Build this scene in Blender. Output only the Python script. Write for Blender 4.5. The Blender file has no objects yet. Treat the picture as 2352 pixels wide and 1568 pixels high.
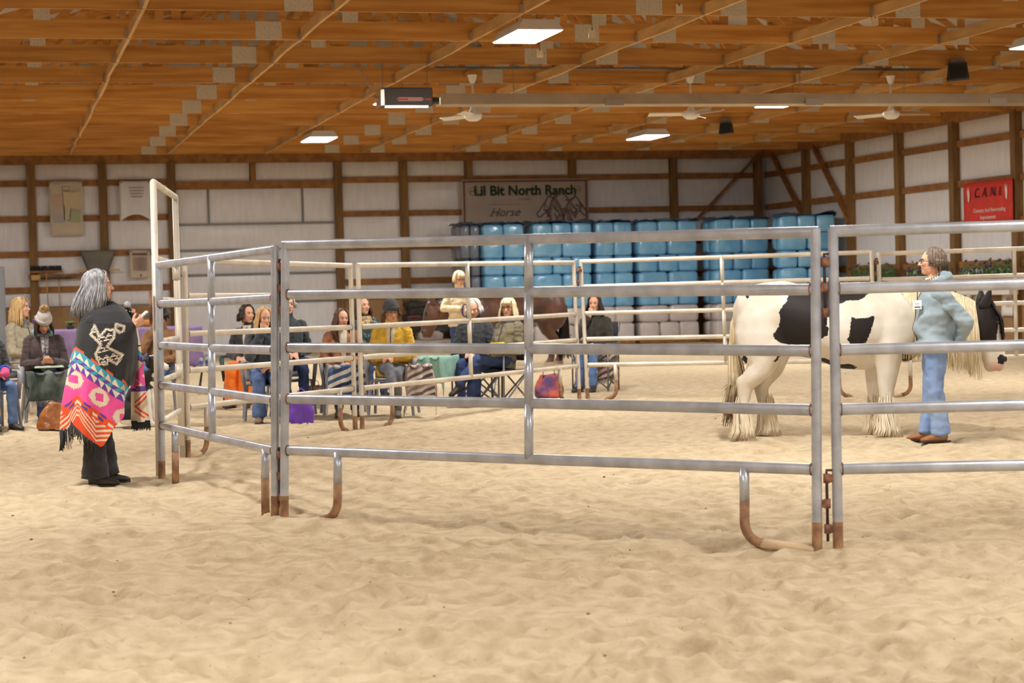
import bpy, bmesh, math, random
import numpy as np
from mathutils import Vector, Matrix, noise

random.seed(7)
sc = bpy.context.scene
COL = sc.collection

# ------------------------------------------------------------------ camera, world, exposure
F_PX, CAM_H = 4450.0, 1.494
TH, PI_, RO = math.radians(14.8), math.radians(1.673), math.radians(1.5)
FWD = Vector((math.sin(TH)*math.cos(PI_), math.cos(TH)*math.cos(PI_), -math.sin(PI_)))
_r0 = Vector((math.cos(TH), -math.sin(TH), 0)); _u0 = _r0.cross(FWD)
RGT = _r0*math.cos(RO) - _u0*math.sin(RO)
UPV = _u0*math.cos(RO) + _r0*math.sin(RO)
CAM = Vector((0, 0, CAM_H))
cam_d = bpy.data.cameras.new('camera'); cam = bpy.data.objects.new('camera', cam_d); COL.objects.link(cam)
m = Matrix.Identity(4)
for i in range(3):
    m[i][0] = RGT[i]; m[i][1] = UPV[i]; m[i][2] = -FWD[i]; m[i][3] = CAM[i]
cam.matrix_world = m
cam_d.sensor_width = 36.0; cam_d.sensor_fit = 'HORIZONTAL'; cam_d.lens = F_PX/2352*36
cam_d.clip_start = 0.1; cam_d.clip_end = 300
cam_d.dof.use_dof = True; cam_d.dof.focus_distance = 15.5; cam_d.dof.aperture_fstop = 3.5
sc.camera = cam
world = bpy.data.worlds.new('world'); sc.world = world; world.use_nodes = True
world.node_tree.nodes['Background'].inputs[0].default_value = (0.75, 0.85, 1.0, 1)
world.node_tree.nodes['Background'].inputs[1].default_value = 0.3
sc.view_settings.view_transform = 'Standard'; sc.view_settings.look = 'None'
sc.view_settings.gamma = 1.0; sc.view_settings.use_curve_mapping = False
sc.view_settings.exposure = EXPO = 0.0
LAMP_W = 225.0          # watts of each ceiling fixture

cy = sc.cycles
cy.max_bounces = 5; cy.diffuse_bounces = 4; cy.glossy_bounces = 2; cy.transmission_bounces = 3; cy.transparent_max_bounces = 6
cy.use_adaptive_sampling = True; cy.adaptive_threshold = .07; cy.adaptive_min_samples = 16; cy.use_light_tree = False; cy.caustics_reflective = False; cy.caustics_refractive = False
cy.sample_clamp_indirect = 4.0

# the photograph's rays, used to read real positions off it (ground points, wall points)
def ray(x, y): return FWD + RGT*((x-1176)/F_PX) - UPV*((y-784)/F_PX)
def G(x, y, h=0.0):
    d = ray(x, y); return CAM + d*((h-CAM_H)/d.z)
def WY(x, y, Y):
    d = ray(x, y); return CAM + d*(Y/d.y)
def WX(x, y, X):
    d = ray(x, y); return CAM + d*(X/d.x)
def WZ(x, y, zc): return CAM + ray(x, y)*zc
def zc_of(p): return (Vector(p)-CAM).dot(FWD)

# ------------------------------------------------------------------ materials
MATS = {}
def mat(name, col, rough=0.6, metal=0.0, var=0.0, vscale=6.0, stretch=(1,1,1), bump=0.0, bscale=40.0, col2=None,
        spec=None, rnd=0.0, sheen=0.0, emit=None, trans=0.0, alpha=1.0, coat=0.0):
    if name in MATS: return MATS[name]
    m = bpy.data.materials.new(name); m.use_nodes = True; MATS[name] = m
    nt = m.node_tree; N = nt.nodes; L = nt.links; b = N['Principled BSDF']
    b.inputs['Base Color'].default_value = (*col, 1); b.inputs['Roughness'].default_value = rough
    b.inputs['Metallic'].default_value = metal
    if spec is not None: b.inputs['Specular IOR Level'].default_value = spec
    if sheen: b.inputs['Sheen Weight'].default_value = sheen
    if coat: b.inputs['Coat Weight'].default_value = coat; b.inputs['Coat Roughness'].default_value = .15
    if trans: b.inputs['Transmission Weight'].default_value = trans
    if alpha < 1: b.inputs['Alpha'].default_value = alpha
    if emit: b.inputs['Emission Color'].default_value = (*emit[0], 1); b.inputs['Emission Strength'].default_value = emit[1]
    if var or bump:
        tc = N.new('ShaderNodeTexCoord'); mp = N.new('ShaderNodeMapping'); L.new(tc.outputs['Object'], mp.inputs[0])
        mp.inputs['Scale'].default_value = stretch
    last = None
    if var or col2:
        no = N.new('ShaderNodeTexNoise'); no.inputs['Scale'].default_value = vscale; no.inputs['Detail'].default_value = 4
        L.new(mp.outputs[0], no.inputs['Vector'])
        if rnd:
            oi = N.new('ShaderNodeObjectInfo'); ad = N.new('ShaderNodeVectorMath'); ad.operation = 'MULTIPLY_ADD'
            ad.inputs[1].default_value = (1,1,1)
            cx = N.new('ShaderNodeCombineXYZ'); mu = N.new('ShaderNodeMath'); mu.operation = 'MULTIPLY'; mu.inputs[1].default_value = 37
            L.new(oi.outputs['Random'], mu.inputs[0])
            for k in range(3): L.new(mu.outputs[0], cx.inputs[k])
            L.new(mp.outputs[0], ad.inputs[0]); L.new(cx.outputs[0], ad.inputs[2]); L.new(ad.outputs[0], no.inputs['Vector'])
        cr = N.new('ShaderNodeValToRGB'); c2 = col2 if col2 else tuple(c*(1-var) for c in col)
        c1 = col if col2 else tuple(min(1, c*(1+var*.6)) for c in col)
        cr.color_ramp.elements[0].position = .35; cr.color_ramp.elements[1].position = .65
        cr.color_ramp.elements[0].color = (*c2, 1); cr.color_ramp.elements[1].color = (*c1, 1)
        L.new(no.outputs['Fac'], cr.inputs[0]); last = cr.outputs[0]
        if rnd:
            hs = N.new('ShaderNodeHueSaturation'); ma = N.new('ShaderNodeMapRange')
            ma.inputs['To Min'].default_value = 1-rnd; ma.inputs['To Max'].default_value = 1+rnd
            L.new(oi.outputs['Random'], ma.inputs[0]); L.new(ma.outputs[0], hs.inputs['Value']); L.new(last, hs.inputs['Color']); last = hs.outputs[0]
        L.new(last, b.inputs['Base Color'])
    if bump:
        n2 = N.new('ShaderNodeTexNoise'); n2.inputs['Scale'].default_value = bscale; n2.inputs['Detail'].default_value = 3
        L.new(mp.outputs[0], n2.inputs['Vector'])
        bp = N.new('ShaderNodeBump'); bp.inputs['Strength'].default_value = bump; bp.inputs['Distance'].default_value = .02
        L.new(n2.outputs['Fac'], bp.inputs['Height']); L.new(bp.outputs[0], b.inputs['Normal'])
    return m

def S(r, g, b):   # sRGB 0-255 -> linear
    f = lambda c: (c/255/12.92) if c/255 <= .04045 else ((c/255+.055)/1.055)**2.4
    return (f(r), f(g), f(b))

def attr_mat(name, attr, rough=.8, bump=0.0, bscale=200, sheen=0.0):
    m = bpy.data.materials.new(name); m.use_nodes = True; N = m.node_tree.nodes; L = m.node_tree.links; b = N['Principled BSDF']
    a = N.new('ShaderNodeVertexColor'); a.layer_name = attr; L.new(a.outputs[0], b.inputs['Base Color']); b.inputs['Roughness'].default_value = rough
    if sheen: b.inputs['Sheen Weight'].default_value = sheen
    if bump:
        tc = N.new('ShaderNodeTexCoord'); n2 = N.new('ShaderNodeTexNoise'); n2.inputs['Scale'].default_value = bscale
        L.new(tc.outputs['Object'], n2.inputs['Vector']); bp = N.new('ShaderNodeBump'); bp.inputs['Strength'].default_value = bump; bp.inputs['Distance'].default_value = .01
        L.new(n2.outputs['Fac'], bp.inputs['Height']); L.new(bp.outputs[0], b.inputs['Normal'])
    return m

# ------------------------------------------------------------------ mesh collecting
def _frame(d):
    d = Vector(d).normalized(); a = Vector((0,0,1)) if abs(d.z) < .95 else Vector((1,0,0))
    u = d.cross(a).normalized(); v = u.cross(d).normalized(); return u, v

class MB:
    def __init__(s): s.v = []; s.f = []; s.n = 0
    def add(s, vs, fs):
        o = s.n; s.v.extend(vs); s.n += len(vs); s.f.extend([tuple(i+o for i in f) for f in fs]); return s
    def box(s, c, d, M=None):
        c = Vector(c); x, y, z = d[0]/2, d[1]/2, d[2]/2
        vs = [Vector((a*x, b*y, e*z)) for a in (-1,1) for b in (-1,1) for e in (-1,1)]
        vs = [(M @ q if M else q)+c for q in vs]
        return s.add([tuple(q) for q in vs], [(0,1,3,2),(4,6,7,5),(0,4,5,1),(2,3,7,6),(0,2,6,4),(1,5,7,3)])
    def bar(s, p, q, w, h, up=(0,0,1)):            # a plank from p to q: w across, h along "up"
        p, q = Vector(p), Vector(q); d = (q-p).normalized(); up = Vector(up); a = d.cross(up)
        if a.length < 1e-4: a = d.cross(Vector((1,0,0)))
        a.normalize(); b = a.cross(d).normalized(); a = a*(w/2); b = b*(h/2)
        vs = [tuple(e+i*a+j*b) for e in (p, q) for i, j in ((-1,-1),(1,-1),(1,1),(-1,1))]
        return s.add(vs, [(3,2,1,0),(4,5,6,7),(0,1,5,4),(1,2,6,5),(2,3,7,6),(3,0,4,7)])
    def tube(s, path, r, seg=12, caps=True, oval=None, up=None, closed=False):
        P = [Vector(p) for p in path]; n = len(P)
        R = r if isinstance(r, (list, tuple)) else [r]*n
        vs = []; fr = None; 
        for i in range(n):
            if closed: d = P[(i+1) % n]-P[i-1]
            else: d = (P[min(i+1, n-1)]-P[max(i-1, 0)])
            if d.length < 1e-7: d = Vector((0,0,1))
            d.normalize()
            if up is not None:
                u = d.cross(Vector(up));
                u = u.normalized() if u.length > 1e-5 else _frame(d)[0]; v = u.cross(d).normalized()
            elif fr is None: u, v = _frame(d)
            else:
                u = fr - d*fr.dot(d); u = u.normalized() if u.length > 1e-6 else _frame(d)[0]; v = u.cross(d).normalized()
            fr = u
            ru, rv = (R[i], R[i]) if oval is None else (R[i]*oval[0], R[i]*oval[1])
            for k in range(seg):
                a = 2*math.pi*k/seg; vs.append(tuple(P[i]+u*(ru*math.cos(a))+v*(rv*math.sin(a))))
        fs = []
        for i in range(n if closed else n-1):
            j = (i+1) % n
            for k in range(seg):
                l = (k+1) % seg; fs.append((i*seg+k, i*seg+l, j*seg+l, j*seg+k))
        if caps and not closed:
            fs.append(tuple(reversed(range(seg)))); fs.append(tuple((n-1)*seg+k for k in range(seg)))
        # orientation: make outward
        return s.add(vs, [tuple(reversed(f)) for f in fs])
    def ell(s, c, r, M=None, nu=14, nv=8):
        c = Vector(c); r = (r, r, r) if not isinstance(r, (tuple, list)) else r
        vs = []; 
        pts = [Vector((0,0,-r[2]))]
        for j in range(1, nv):
            t = -math.pi/2+math.pi*j/nv
            for i in range(nu):
                a = 2*math.pi*i/nu; pts.append(Vector((r[0]*math.cos(t)*math.cos(a), r[1]*math.cos(t)*math.sin(a), r[2]*math.sin(t))))
        pts.append(Vector((0,0,r[2])))
        vs = [tuple((M @ p if M else p)+c) for p in pts]; fs = []
        for i in range(nu): fs.append((0, 1+(i+1) % nu, 1+i))
        for j in range(nv-2):
            for i in range(nu):
                k = (i+1) % nu; fs.append((1+j*nu+i, 1+j*nu+k, 1+(j+1)*nu+k, 1+(j+1)*nu+i))
        t = len(pts)-1; b = 1+(nv-2)*nu
        for i in range(nu): fs.append((t, b+i, b+(i+1) % nu))
        return s.add(vs, fs)
    def cap(s, p, q, r0, r1, seg=10, flat=1.0):      # tapered capsule
        p, q = Vector(p), Vector(q); d = q-p; L = d.length
        if L < 1e-6: return s.ell(p, r0)
        d.normalize(); path = []; rad = []
        for t in (-1, -.87, -.5, 0): path.append(p+d*(r0*t)); rad.append(max(r0*math.sqrt(max(0, 1-t*t)), r0*.08))
        for t in (0, .5, .87, 1): path.append(q+d*(r1*t)); rad.append(max(r1*math.sqrt(max(0, 1-t*t)), r1*.08))
        return s.tube(path, rad, seg)
    def chain(s, pts, rs, seg=10):
        for i in range(len(pts)-1): s.cap(pts[i], pts[i+1], rs[i], rs[i+1], seg)
        return s
    def loft(s, rings, seg=20):                     # rings: (center, u-vector, v-vector) ellipse half axes, closed with caps
        vs = []; 
        for c, u, v in rings:
            c, u, v = Vector(c), Vector(u), Vector(v)
            for k in range(seg):
                a = 2*math.pi*k/seg; vs.append(tuple(c+u*math.cos(a)+v*math.sin(a)))
        fs = []; n = len(rings)
        for i in range(n-1):
            for k in range(seg):
                l = (k+1) % seg; fs.append((i*seg+k, i*seg+l, (i+1)*seg+l, (i+1)*seg+k))
        fs.append(tuple(reversed(range(seg)))); fs.append(tuple((n-1)*seg+k for k in range(seg)))
        return s.add(vs, fs)
    def prism(s, poly, z0, z1, M=None):             # polygon in XY extruded in Z, then M
        n = len(poly); vs = [Vector((x, y, z0)) for x, y in poly]+[Vector((x, y, z1)) for x, y in poly]
        vs = [tuple(M @ q) if M else tuple(q) for q in vs]
        fs = [tuple(reversed(range(n))), tuple(range(n, 2*n))]+[(i, (i+1) % n, n+(i+1) % n, n+i) for i in range(n)]
        return s.add(vs, fs)
    def grid(s, fn, nu, nv, thick=0.0):
        P = [[Vector(fn(i/nu, j/nv)) for i in range(nu+1)] for j in range(nv+1)]
        vs = [tuple(p) for row in P for p in row]; W = nu+1
        fs = [(j*W+i, j*W+i+1, (j+1)*W+i+1, (j+1)*W+i) for j in range(nv) for i in range(nu)]
        return s.add(vs, fs)
    def mesh(s, name, smooth=True):
        me = bpy.data.meshes.new(name); me.from_pydata([tuple(v) for v in s.v], [], s.f); me.update()
        if smooth: me.polygons.foreach_set('use_smooth', [True]*len(me.polygons))
        return me
    def build(s, name, m, parent=None, smooth=False, bevel=0.0, solid=0.0, angle=None):
        me = s.mesh(name, smooth); ob = link(name, me, m, parent)
        if solid:
            md = ob.modifiers.new('s', 'SOLIDIFY'); md.thickness = solid; md.offset = 0
        if bevel:
            md = ob.modifiers.new('b', 'BEVEL'); md.width = bevel; md.segments = 2; md.limit_method = 'ANGLE'
        if angle: me.set_sharp_from_angle(angle=math.radians(angle))
        return ob

def link(name, me, m=None, parent=None, M=None):
    ob = bpy.data.objects.new(name, me); COL.objects.link(ob)
    if m is not None and me is not None and hasattr(me, 'materials') and len(me.materials) == 0: me.materials.append(m)
    if parent: ob.parent = parent
    if M is not None: ob.matrix_local = M
    return ob
def tag(o, label=None, cat=None, group=None, kind=None):
    if label: o['label'] = label
    if cat: o['category'] = cat
    if group: o['group'] = group
    if kind: o['kind'] = kind
    return o
def empty(name, loc=(0,0,0), rz=0.0, parent=None):
    o = bpy.data.objects.new(name, None); COL.objects.link(o); o.location = loc; o.rotation_euler = (0,0,rz)
    o.empty_display_size = .1
    if parent: o.parent = parent
    return o
def copy_tree(o, parent=None):
    c = o.copy(); COL.objects.link(c); c.parent = parent
    for ch in list(o.children): copy_tree(ch, c)
    return c

# ------------------------------------------------------------------ voxel union of overlapping shapes
TMP = bpy.data.scenes.new('tmp')
def remesh(mb, voxel, smooth=4, ratio=1.0, disp=None):
    me = mb.mesh('t') if isinstance(mb, MB) else mb
    ob = bpy.data.objects.new('t', me); TMP.collection.objects.link(ob)
    r = ob.modifiers.new('r', 'REMESH'); r.mode = 'VOXEL'; r.voxel_size = voxel; r.use_smooth_shade = True
    if smooth:
        q = ob.modifiers.new('s', 'SMOOTH'); q.factor = .5; q.iterations = smooth
    if ratio < 1:
        d = ob.modifiers.new('d', 'DECIMATE'); d.ratio = ratio
    with bpy.context.temp_override(scene=TMP, view_layer=TMP.view_layers[0]):
        dg = bpy.context.evaluated_depsgraph_get(); dg.update()
        out = bpy.data.meshes.new_from_object(ob.evaluated_get(dg))
    bpy.data.objects.remove(ob); bpy.data.meshes.remove(me)
    out.polygons.foreach_set('use_smooth', [True]*len(out.polygons))
    if disp: wrinkle(out, *disp)
    return out
def wrinkle(me, amp, scale, stretch=(1,1,1), seed=0.0):
    n = len(me.vertices); co = np.empty(n*3); me.vertices.foreach_get('co', co); co = co.reshape(-1, 3)
    no = np.empty(n*3); me.vertex_normals.foreach_get('vector', no); no = no.reshape(-1, 3)
    q = co*np.array(stretch)*scale+seed
    d = np.array([noise.noise(Vector(p))+.5*noise.noise(Vector(p)*2.1) for p in q])
    co = co+no*(d*amp)[:, None]; me.vertices.foreach_set('co', co.ravel()); me.update()
# ------------------------------------------------------------------ the setting: sand floor
XL, XR, YB, YF, ZE = -5.0, 19.15, 46.7, -8.0, 4.644      # inside faces of the hall, eave (truss bottom) height
def vnoise(x, y, seed):
    rs = np.random.RandomState(seed); T = rs.rand(256, 256); xi = np.floor(x).astype(int); yi = np.floor(y).astype(int)
    fx = x-xi; fy = y-yi; fx = fx*fx*(3-2*fx); fy = fy*fy*(3-2*fy); g = lambda a, b: T[a % 256, b % 256]
    return (g(xi,yi)*(1-fx)+g(xi+1,yi)*fx)*(1-fy)+(g(xi,yi+1)*(1-fx)+g(xi+1,yi+1)*fx)*fy-.5
def sand_height(x, y):
    h = .030*vnoise(x*.55, y*.55, 1)+.030*vnoise(x*1.7, y*1.7, 2)+.036*vnoise(x*3.6+.3*np.sin(y*3), y*3.6, 3)+.014*vnoise(x*8, y*8, 4)
    h = h-.016*np.abs(vnoise(x*2.6+9, y*2.6, 6))
    c = vnoise(x*5.0, y*5.0, 5); h = h-.034*np.clip(c-.10, 0, 1)*3; e = vnoise(x*2.3+5, y*2.3, 8); h = h-.05*np.clip(e-.18, 0, 1)*3
    return h-.012
def sand_z(x, y): return float(sand_height(np.array([x]), np.array([y]))[0])
mS = mat('sand', S(208,182,148), .92, var=.10, vscale=1.3, bump=.9, bscale=24, spec=.15)
def _sand():
    nt = mS.node_tree; N = nt.nodes; L = nt.links; b = N['Principled BSDF']
    tc = N.new('ShaderNodeTexCoord'); n1 = N.new('ShaderNodeTexNoise'); n1.inputs['Scale'].default_value = 9; n1.inputs['Detail'].default_value = 6
    L.new(tc.outputs['Object'], n1.inputs['Vector']); cr = N.new('ShaderNodeValToRGB')
    cr.color_ramp.elements[0].position = .3; cr.color_ramp.elements[0].color = (*S(182,161,128), 1)
    cr.color_ramp.elements[1].position = .62; cr.color_ramp.elements[1].color = (*S(207,188,156), 1)
    L.new(n1.outputs['Fac'], cr.inputs[0])
    n2 = N.new('ShaderNodeTexNoise'); n2.inputs['Scale'].default_value = 55; L.new(tc.outputs['Object'], n2.inputs['Vector'])
    c2 = N.new('ShaderNodeValToRGB'); c2.color_ramp.elements[0].position = .26; c2.color_ramp.elements[0].color = (.30,.22,.13,1)
    c2.color_ramp.elements[1].position = .30; c2.color_ramp.elements[1].color = (1,1,1,1); L.new(n2.outputs['Fac'], c2.inputs[0])
    mx = N.new('ShaderNodeMix'); mx.data_type = 'RGBA'; mx.blend_type = 'MULTIPLY'; mx.inputs[0].default_value = .6
    L.new(cr.outputs[0], mx.inputs[6]); L.new(c2.outputs[0], mx.inputs[7]); L.new(mx.outputs[2], b.inputs['Base Color'])
    for bp in N:
        if bp.bl_idname == 'ShaderNodeBump':
            bp.inputs['Distance'].default_value = .016; bp.inputs['Height'].links[0].from_node.inputs['Detail'].default_value = 9; bp.inputs['Height'].links[0].from_node.inputs['Roughness'].default_value = .62
_sand()
def build_floor():
    # fan of rows from the camera outward, finer close by
    nr, nc = 800, 430
    t = np.linspace(0, 1, nr); r = 5.5*(49/5.5)**t
    a = np.radians(np.linspace(-4.5, 35, nc))
    Rr, A = np.meshgrid(r, a, indexing='ij'); X = Rr*np.sin(A); Y = Rr*np.cos(A)
    fade = np.clip((30-Rr)/12, .25, 1)
    Z = sand_height(X, Y)*fade
    rs = np.random.RandomState(3); lr = np.log(49/5.5)                      # hoof and boot prints
    for k in range(2600):
        r_c = 5.8*(34/5.8)**rs.rand(); a_c = np.radians(rs.uniform(-4, 34)); R0 = rs.uniform(.06, .15); dp = rs.uniform(.012, .034); el = rs.uniform(.6, 1.0); an = rs.uniform(0, 3.14)
        i0 = int(np.log(max(r_c-2.2*R0, 5.6)/5.5)/lr*(nr-1)); i1 = int(np.log((r_c+2.2*R0)/5.5)/lr*(nr-1))+2
        da = 2.2*R0/r_c; j0 = int((a_c-da-a[0])/(a[-1]-a[0])*(nc-1)); j1 = int((a_c+da-a[0])/(a[-1]-a[0])*(nc-1))+2
        j0, j1, i0, i1 = max(j0, 0), min(j1, nc), max(i0, 0), min(i1, nr)
        if i1-i0 < 2 or j1-j0 < 2: continue
        dx = X[i0:i1, j0:j1]-r_c*np.sin(a_c); dy = Y[i0:i1, j0:j1]-r_c*np.cos(a_c)
        u = (dx*np.cos(an)+dy*np.sin(an))/R0; v = (-dx*np.sin(an)+dy*np.cos(an))/(R0*el); q = np.sqrt(u*u+v*v)
        Z[i0:i1, j0:j1] += dp*(-np.exp(-(q/.75)**4)+.45*np.exp(-((q-1.15)/.28)**2))
    near = None; V_, F_, o = [], [], 0
    def put(X, Y, Z):
        nonlocal o
        n, c = X.shape; V_.append(np.stack([np.clip(X, XL-.2, XR+.2), np.clip(Y, YF-.2, YB+.2), Z], -1).reshape(-1, 3))
        i = np.arange(n-1)[:, None]*c+np.arange(c-1)[None, :]; F_.append(np.stack([i, i+1, i+c+1, i+c], -1).reshape(-1, 4)[:, ::-1]+o); o += n*c
    put(X, Y, Z)
    for r2, a2 in ((5.5*(49/5.5)**np.linspace(0, 1, 150), np.radians(np.linspace(-100, -4.5, 130))), (5.5*(49/5.5)**np.linspace(0, 1, 150), np.radians(np.linspace(35, 110, 100))), (np.linspace(.3, 5.5, 70), np.radians(np.linspace(-180, 180, 260)))):
        R2, A2 = np.meshgrid(r2, a2, indexing='ij'); X2 = R2*np.sin(A2); Y2 = R2*np.cos(A2); put(X2, Y2, sand_height(X2, Y2)*np.clip((30-R2)/12, .25, 1))
    v = np.concatenate(V_); f = np.concatenate(F_)
    me = bpy.data.meshes.new('sand'); me.from_pydata(v.tolist(), [], f.tolist()); me.update()
    me.polygons.foreach_set('use_smooth', [True]*len(me.polygons))
    fl = MB().box(((XL+XR)/2, (YB+YF)/2, -.19), (XR-XL+.6, YB-YF+.6, .2)).build('floor', mS)
    tag(fl, kind='structure')
    s = link('sand_surface', me, mS, fl)
build_floor()

# ------------------------------------------------------------------ walls: white film between posts and girts, plywood below
mWood = mat('framing_wood', S(164,112,58), .65, var=.22, vscale=3, stretch=(2,2,2), col2=S(134,88,42), rnd=.10, bump=.15, bscale=20)
mTruss = mat('truss_wood', S(210,154,80), .6, var=.3, vscale=2.2, stretch=(.35,3,6), col2=S(180,118,50), rnd=.12)
mPost = mat('treated_post', S(140,104,56), .7, var=.3, vscale=3, stretch=(5,5,.5), col2=S(112,80,42), rnd=.12)
mFilm = mat('white_film', S(232,231,233), .28, var=.05, vscale=2, bump=.30, bscale=3.0, stretch=(6,6,1), spec=.4)
mPly = mat('plywood', S(158,122,80), .7, var=.15, vscale=2.5, stretch=(1,1,.4), rnd=.06)
mPlate = mat('truss_plate', S(206,196,178), .35, metal=.15, var=.15, vscale=60, bump=.4, bscale=120)
mRail = mat('door_rail', S(120,116,112), .45, metal=.5)
ZG = (1.665, 2.50, 3.325, 4.15)      # girt heights
KB = 1.27                            # top of the plywood kick boards

def film(fn, w, h, nu=8, nv=6, amp=.035, seed=0):
    """a bulged sheet: fn(u,v,out) gives the point"""
    mb = MB()
    def g(u, v):
        o = amp*(math.sin(math.pi*u)**.5)*(math.sin(math.pi*v)**.5)+.012*noise.noise(Vector((u*w*2.2+seed, v*h*.9, seed*.7)))*math.sin(math.pi*u)
        return fn(u, v, o)
    return mb.grid(g, nu, nv)

def wall(name, along, lo, hi, place, posts, wp=.19, no_girt=(), door=None, ply=True, low_girts=True, top_special=None):
    """place(s, z, out) -> world point; s runs along the wall, out into the hall"""
    root = empty(name); tag(root, kind='structure')
    mb = MB(); lo_, hi_ = lo-.3, hi+.3; c = [place(lo_, -.1, -.25), place(hi_, -.1, -.25), place(hi_, 5.0, -.25), place(lo_, 5.0, -.25)]
    c2 = [place(lo_, -.1, -.18), place(hi_, -.1, -.18), place(hi_, 5.0, -.18), place(lo_, 5.0, -.18)]
    mb.add([tuple(q) for q in c+c2], [(0,1,2,3),(4,7,6,5),(0,4,5,1),(2,6,7,3),(1,5,6,2),(0,3,7,4)])
    mb.build('wall_skin', mFilm, root)
    up = (0,0,1); nrm = place(0,0,1)-place(0,0,0)
    P = sorted(posts)
    for s in P: MB().bar(place(s, -.1, -.02), place(s, 4.62, -.02), wp, .16, nrm).build('post', mPost if ply else mWood, root)
    MB().bar(place(lo, 4.72, -.03), place(hi, 4.72, -.03), .12, .26).build('top_plate', mWood, root)
    levels = [KB]+list(ZG)+[4.6]
    edges = [lo]+P+[hi]
    for i in range(len(edges)-1):
        a, b = edges[i], edges[i+1]
        if b-a < .4: continue
        a2 = a+(wp/2 if i else 0); b2 = b-(wp/2 if i < len(edges)-2 else 0)
        if door and a >= door[0]-.05 and b <= door[1]+.05:
            continue
        for j in range(len(levels)-1):
            z0, z1 = levels[j], levels[j+1]
            g0 = .065 if j else 0; g1 = .065 if j < len(levels)-2 else 0
            film(lambda u, v, o: place(a2+(b2-a2)*u, z0+g0+(z1-g1-z0-g0)*v, -.10+o), b2-a2, z1-z0, seed=i*3.1+j).build('film_panel', mFilm, root, smooth=True)
        for z in ZG:
            MB().bar(place(a2, z, -.06), place(b2, z, -.06), .06, .14).build('girt', mWood, root)
        if ply:
            MB().bar(place(a2, KB/2-.06, -.03), place(b2, KB/2-.06, -.03), .03, KB+.06).build('kick_board', mPly, root)
    return root

# back wall
pb = lambda s, z, o: Vector((s, YB-o, z))
back_posts = [-3.3, -.85, .82, 2.46, 4.06, 8.07, 9.69, 11.34, 14.02, 16.70, 19.0]
wb = wall('wall_back', 'x', XL, XR, pb, back_posts, door=(4.06, 8.07))
# above the doorway: header, short post, film
MB().bar(pb(4.15, 4.06, -.03), pb(7.98, 4.06, -.03), .08, .19).build('door_header', mWood, wb)
MB().bar(pb(6.01, 4.1, -.03), pb(6.01, 4.62, -.03), .12, .16, (0,1,0)).build('post', mWood, wb)
for a, b in ((4.15, 5.93), (6.09, 7.98)):
    film(lambda u, v, o: pb(a+(b-a)*u, 4.16+.44*v, -.10+o), b-a, .5, seed=a).build('film_panel', mFilm, wb, smooth=True)
# the big white sliding door
d1 = empty('door_1'); tag(d1, kind='structure')
mb = MB().box((6.06, YB+.16, 1.98), (3.84, .06, 3.98)); mb.build('door_leaf', mFilm, d1)
rows = [(3.98, 3.14), (3.12, 2.52), (2.50, 1.93), (1.91, 1.25), (1.23, .02)]
for r, (z1, z0) in enumerate(rows):
    cuts = [4.16, 4.93, 7.2, 7.96] if r == 0 else [4.16, 7.96]
    for i in range(len(cuts)-1):
        a, b = cuts[i]+.01, cuts[i+1]-.01
        film(lambda u, v, o: pb(a+(b-a)*u, z0+(z1-z0)*v, -.11+o), b-a, z1-z0, amp=.03, nu=14, seed=r*2+i).build('film_panel', mFilm, d1, smooth=True)
        if i: MB().bar(pb(cuts[i], z0, -.09), pb(cuts[i], z1, -.09), .05, .03, (0,1,0)).build('seam_strip', mRail, d1)
    if r: MB().bar(pb(4.16, z1+.01, -.075), pb(7.96, z1+.01, -.075), .05, .05).build('door_rail', mRail, d1)
# corner brace on the back wall
MB().bar(WY(1745, 352, YB-.03), WY(1598, 506, YB-.03), .05, .14, (0,1,0)).build('diagonal_brace', mWood, wb)
MB().bar(pb(8.15, 1.30, .03), pb(14.0, 1.30, .03), .05, .10).build('kick_rail', mWood, wb)
for s in (8.5, 9.2, 10.35): MB().bar(pb(s, 0, .02), pb(s, 1.28, .02), .10, .05, (0,1,0)).build('kick_post', mWood, wb)
for s, e in ((9.2, 8.85), (9.2, 9.55)): MB().bar(pb(s, 1.15, .03), pb(e, .1, .03), .04, .09, (0,1,0)).build('diagonal_brace', mWood, wb)

# right wall
prw = lambda s, z, o: Vector((XR-o, s, z))
right_posts = [YB-.15-2.53*k for k in range(1, 21)]
wr = wall('wall_right', 'y', YF, YB, prw, right_posts, wp=.20)
for a, b in (((1772, 352), (1850, 506)), ((1868, 335), (1952, 508))):
    MB().bar(WX(*a, XR-.05), WX(*b, XR-.05), .05, .14, (1,0,0)).build('diagonal_brace', mWood, wr)
pl = lambda s, z, o: Vector((XL+o, s, z))
wl = wall('wall_left', 'y', YF, YB, pl, [YB-.15-2.53*k for k in range(1, 21)], wp=.20)
pf = lambda s, z, o: Vector((s, YF+o, z))
wf = wall('wall_front', 'x', XL, XR, pf, [XL+2.44*k for k in range(1, 10)], wp=.19)

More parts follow.
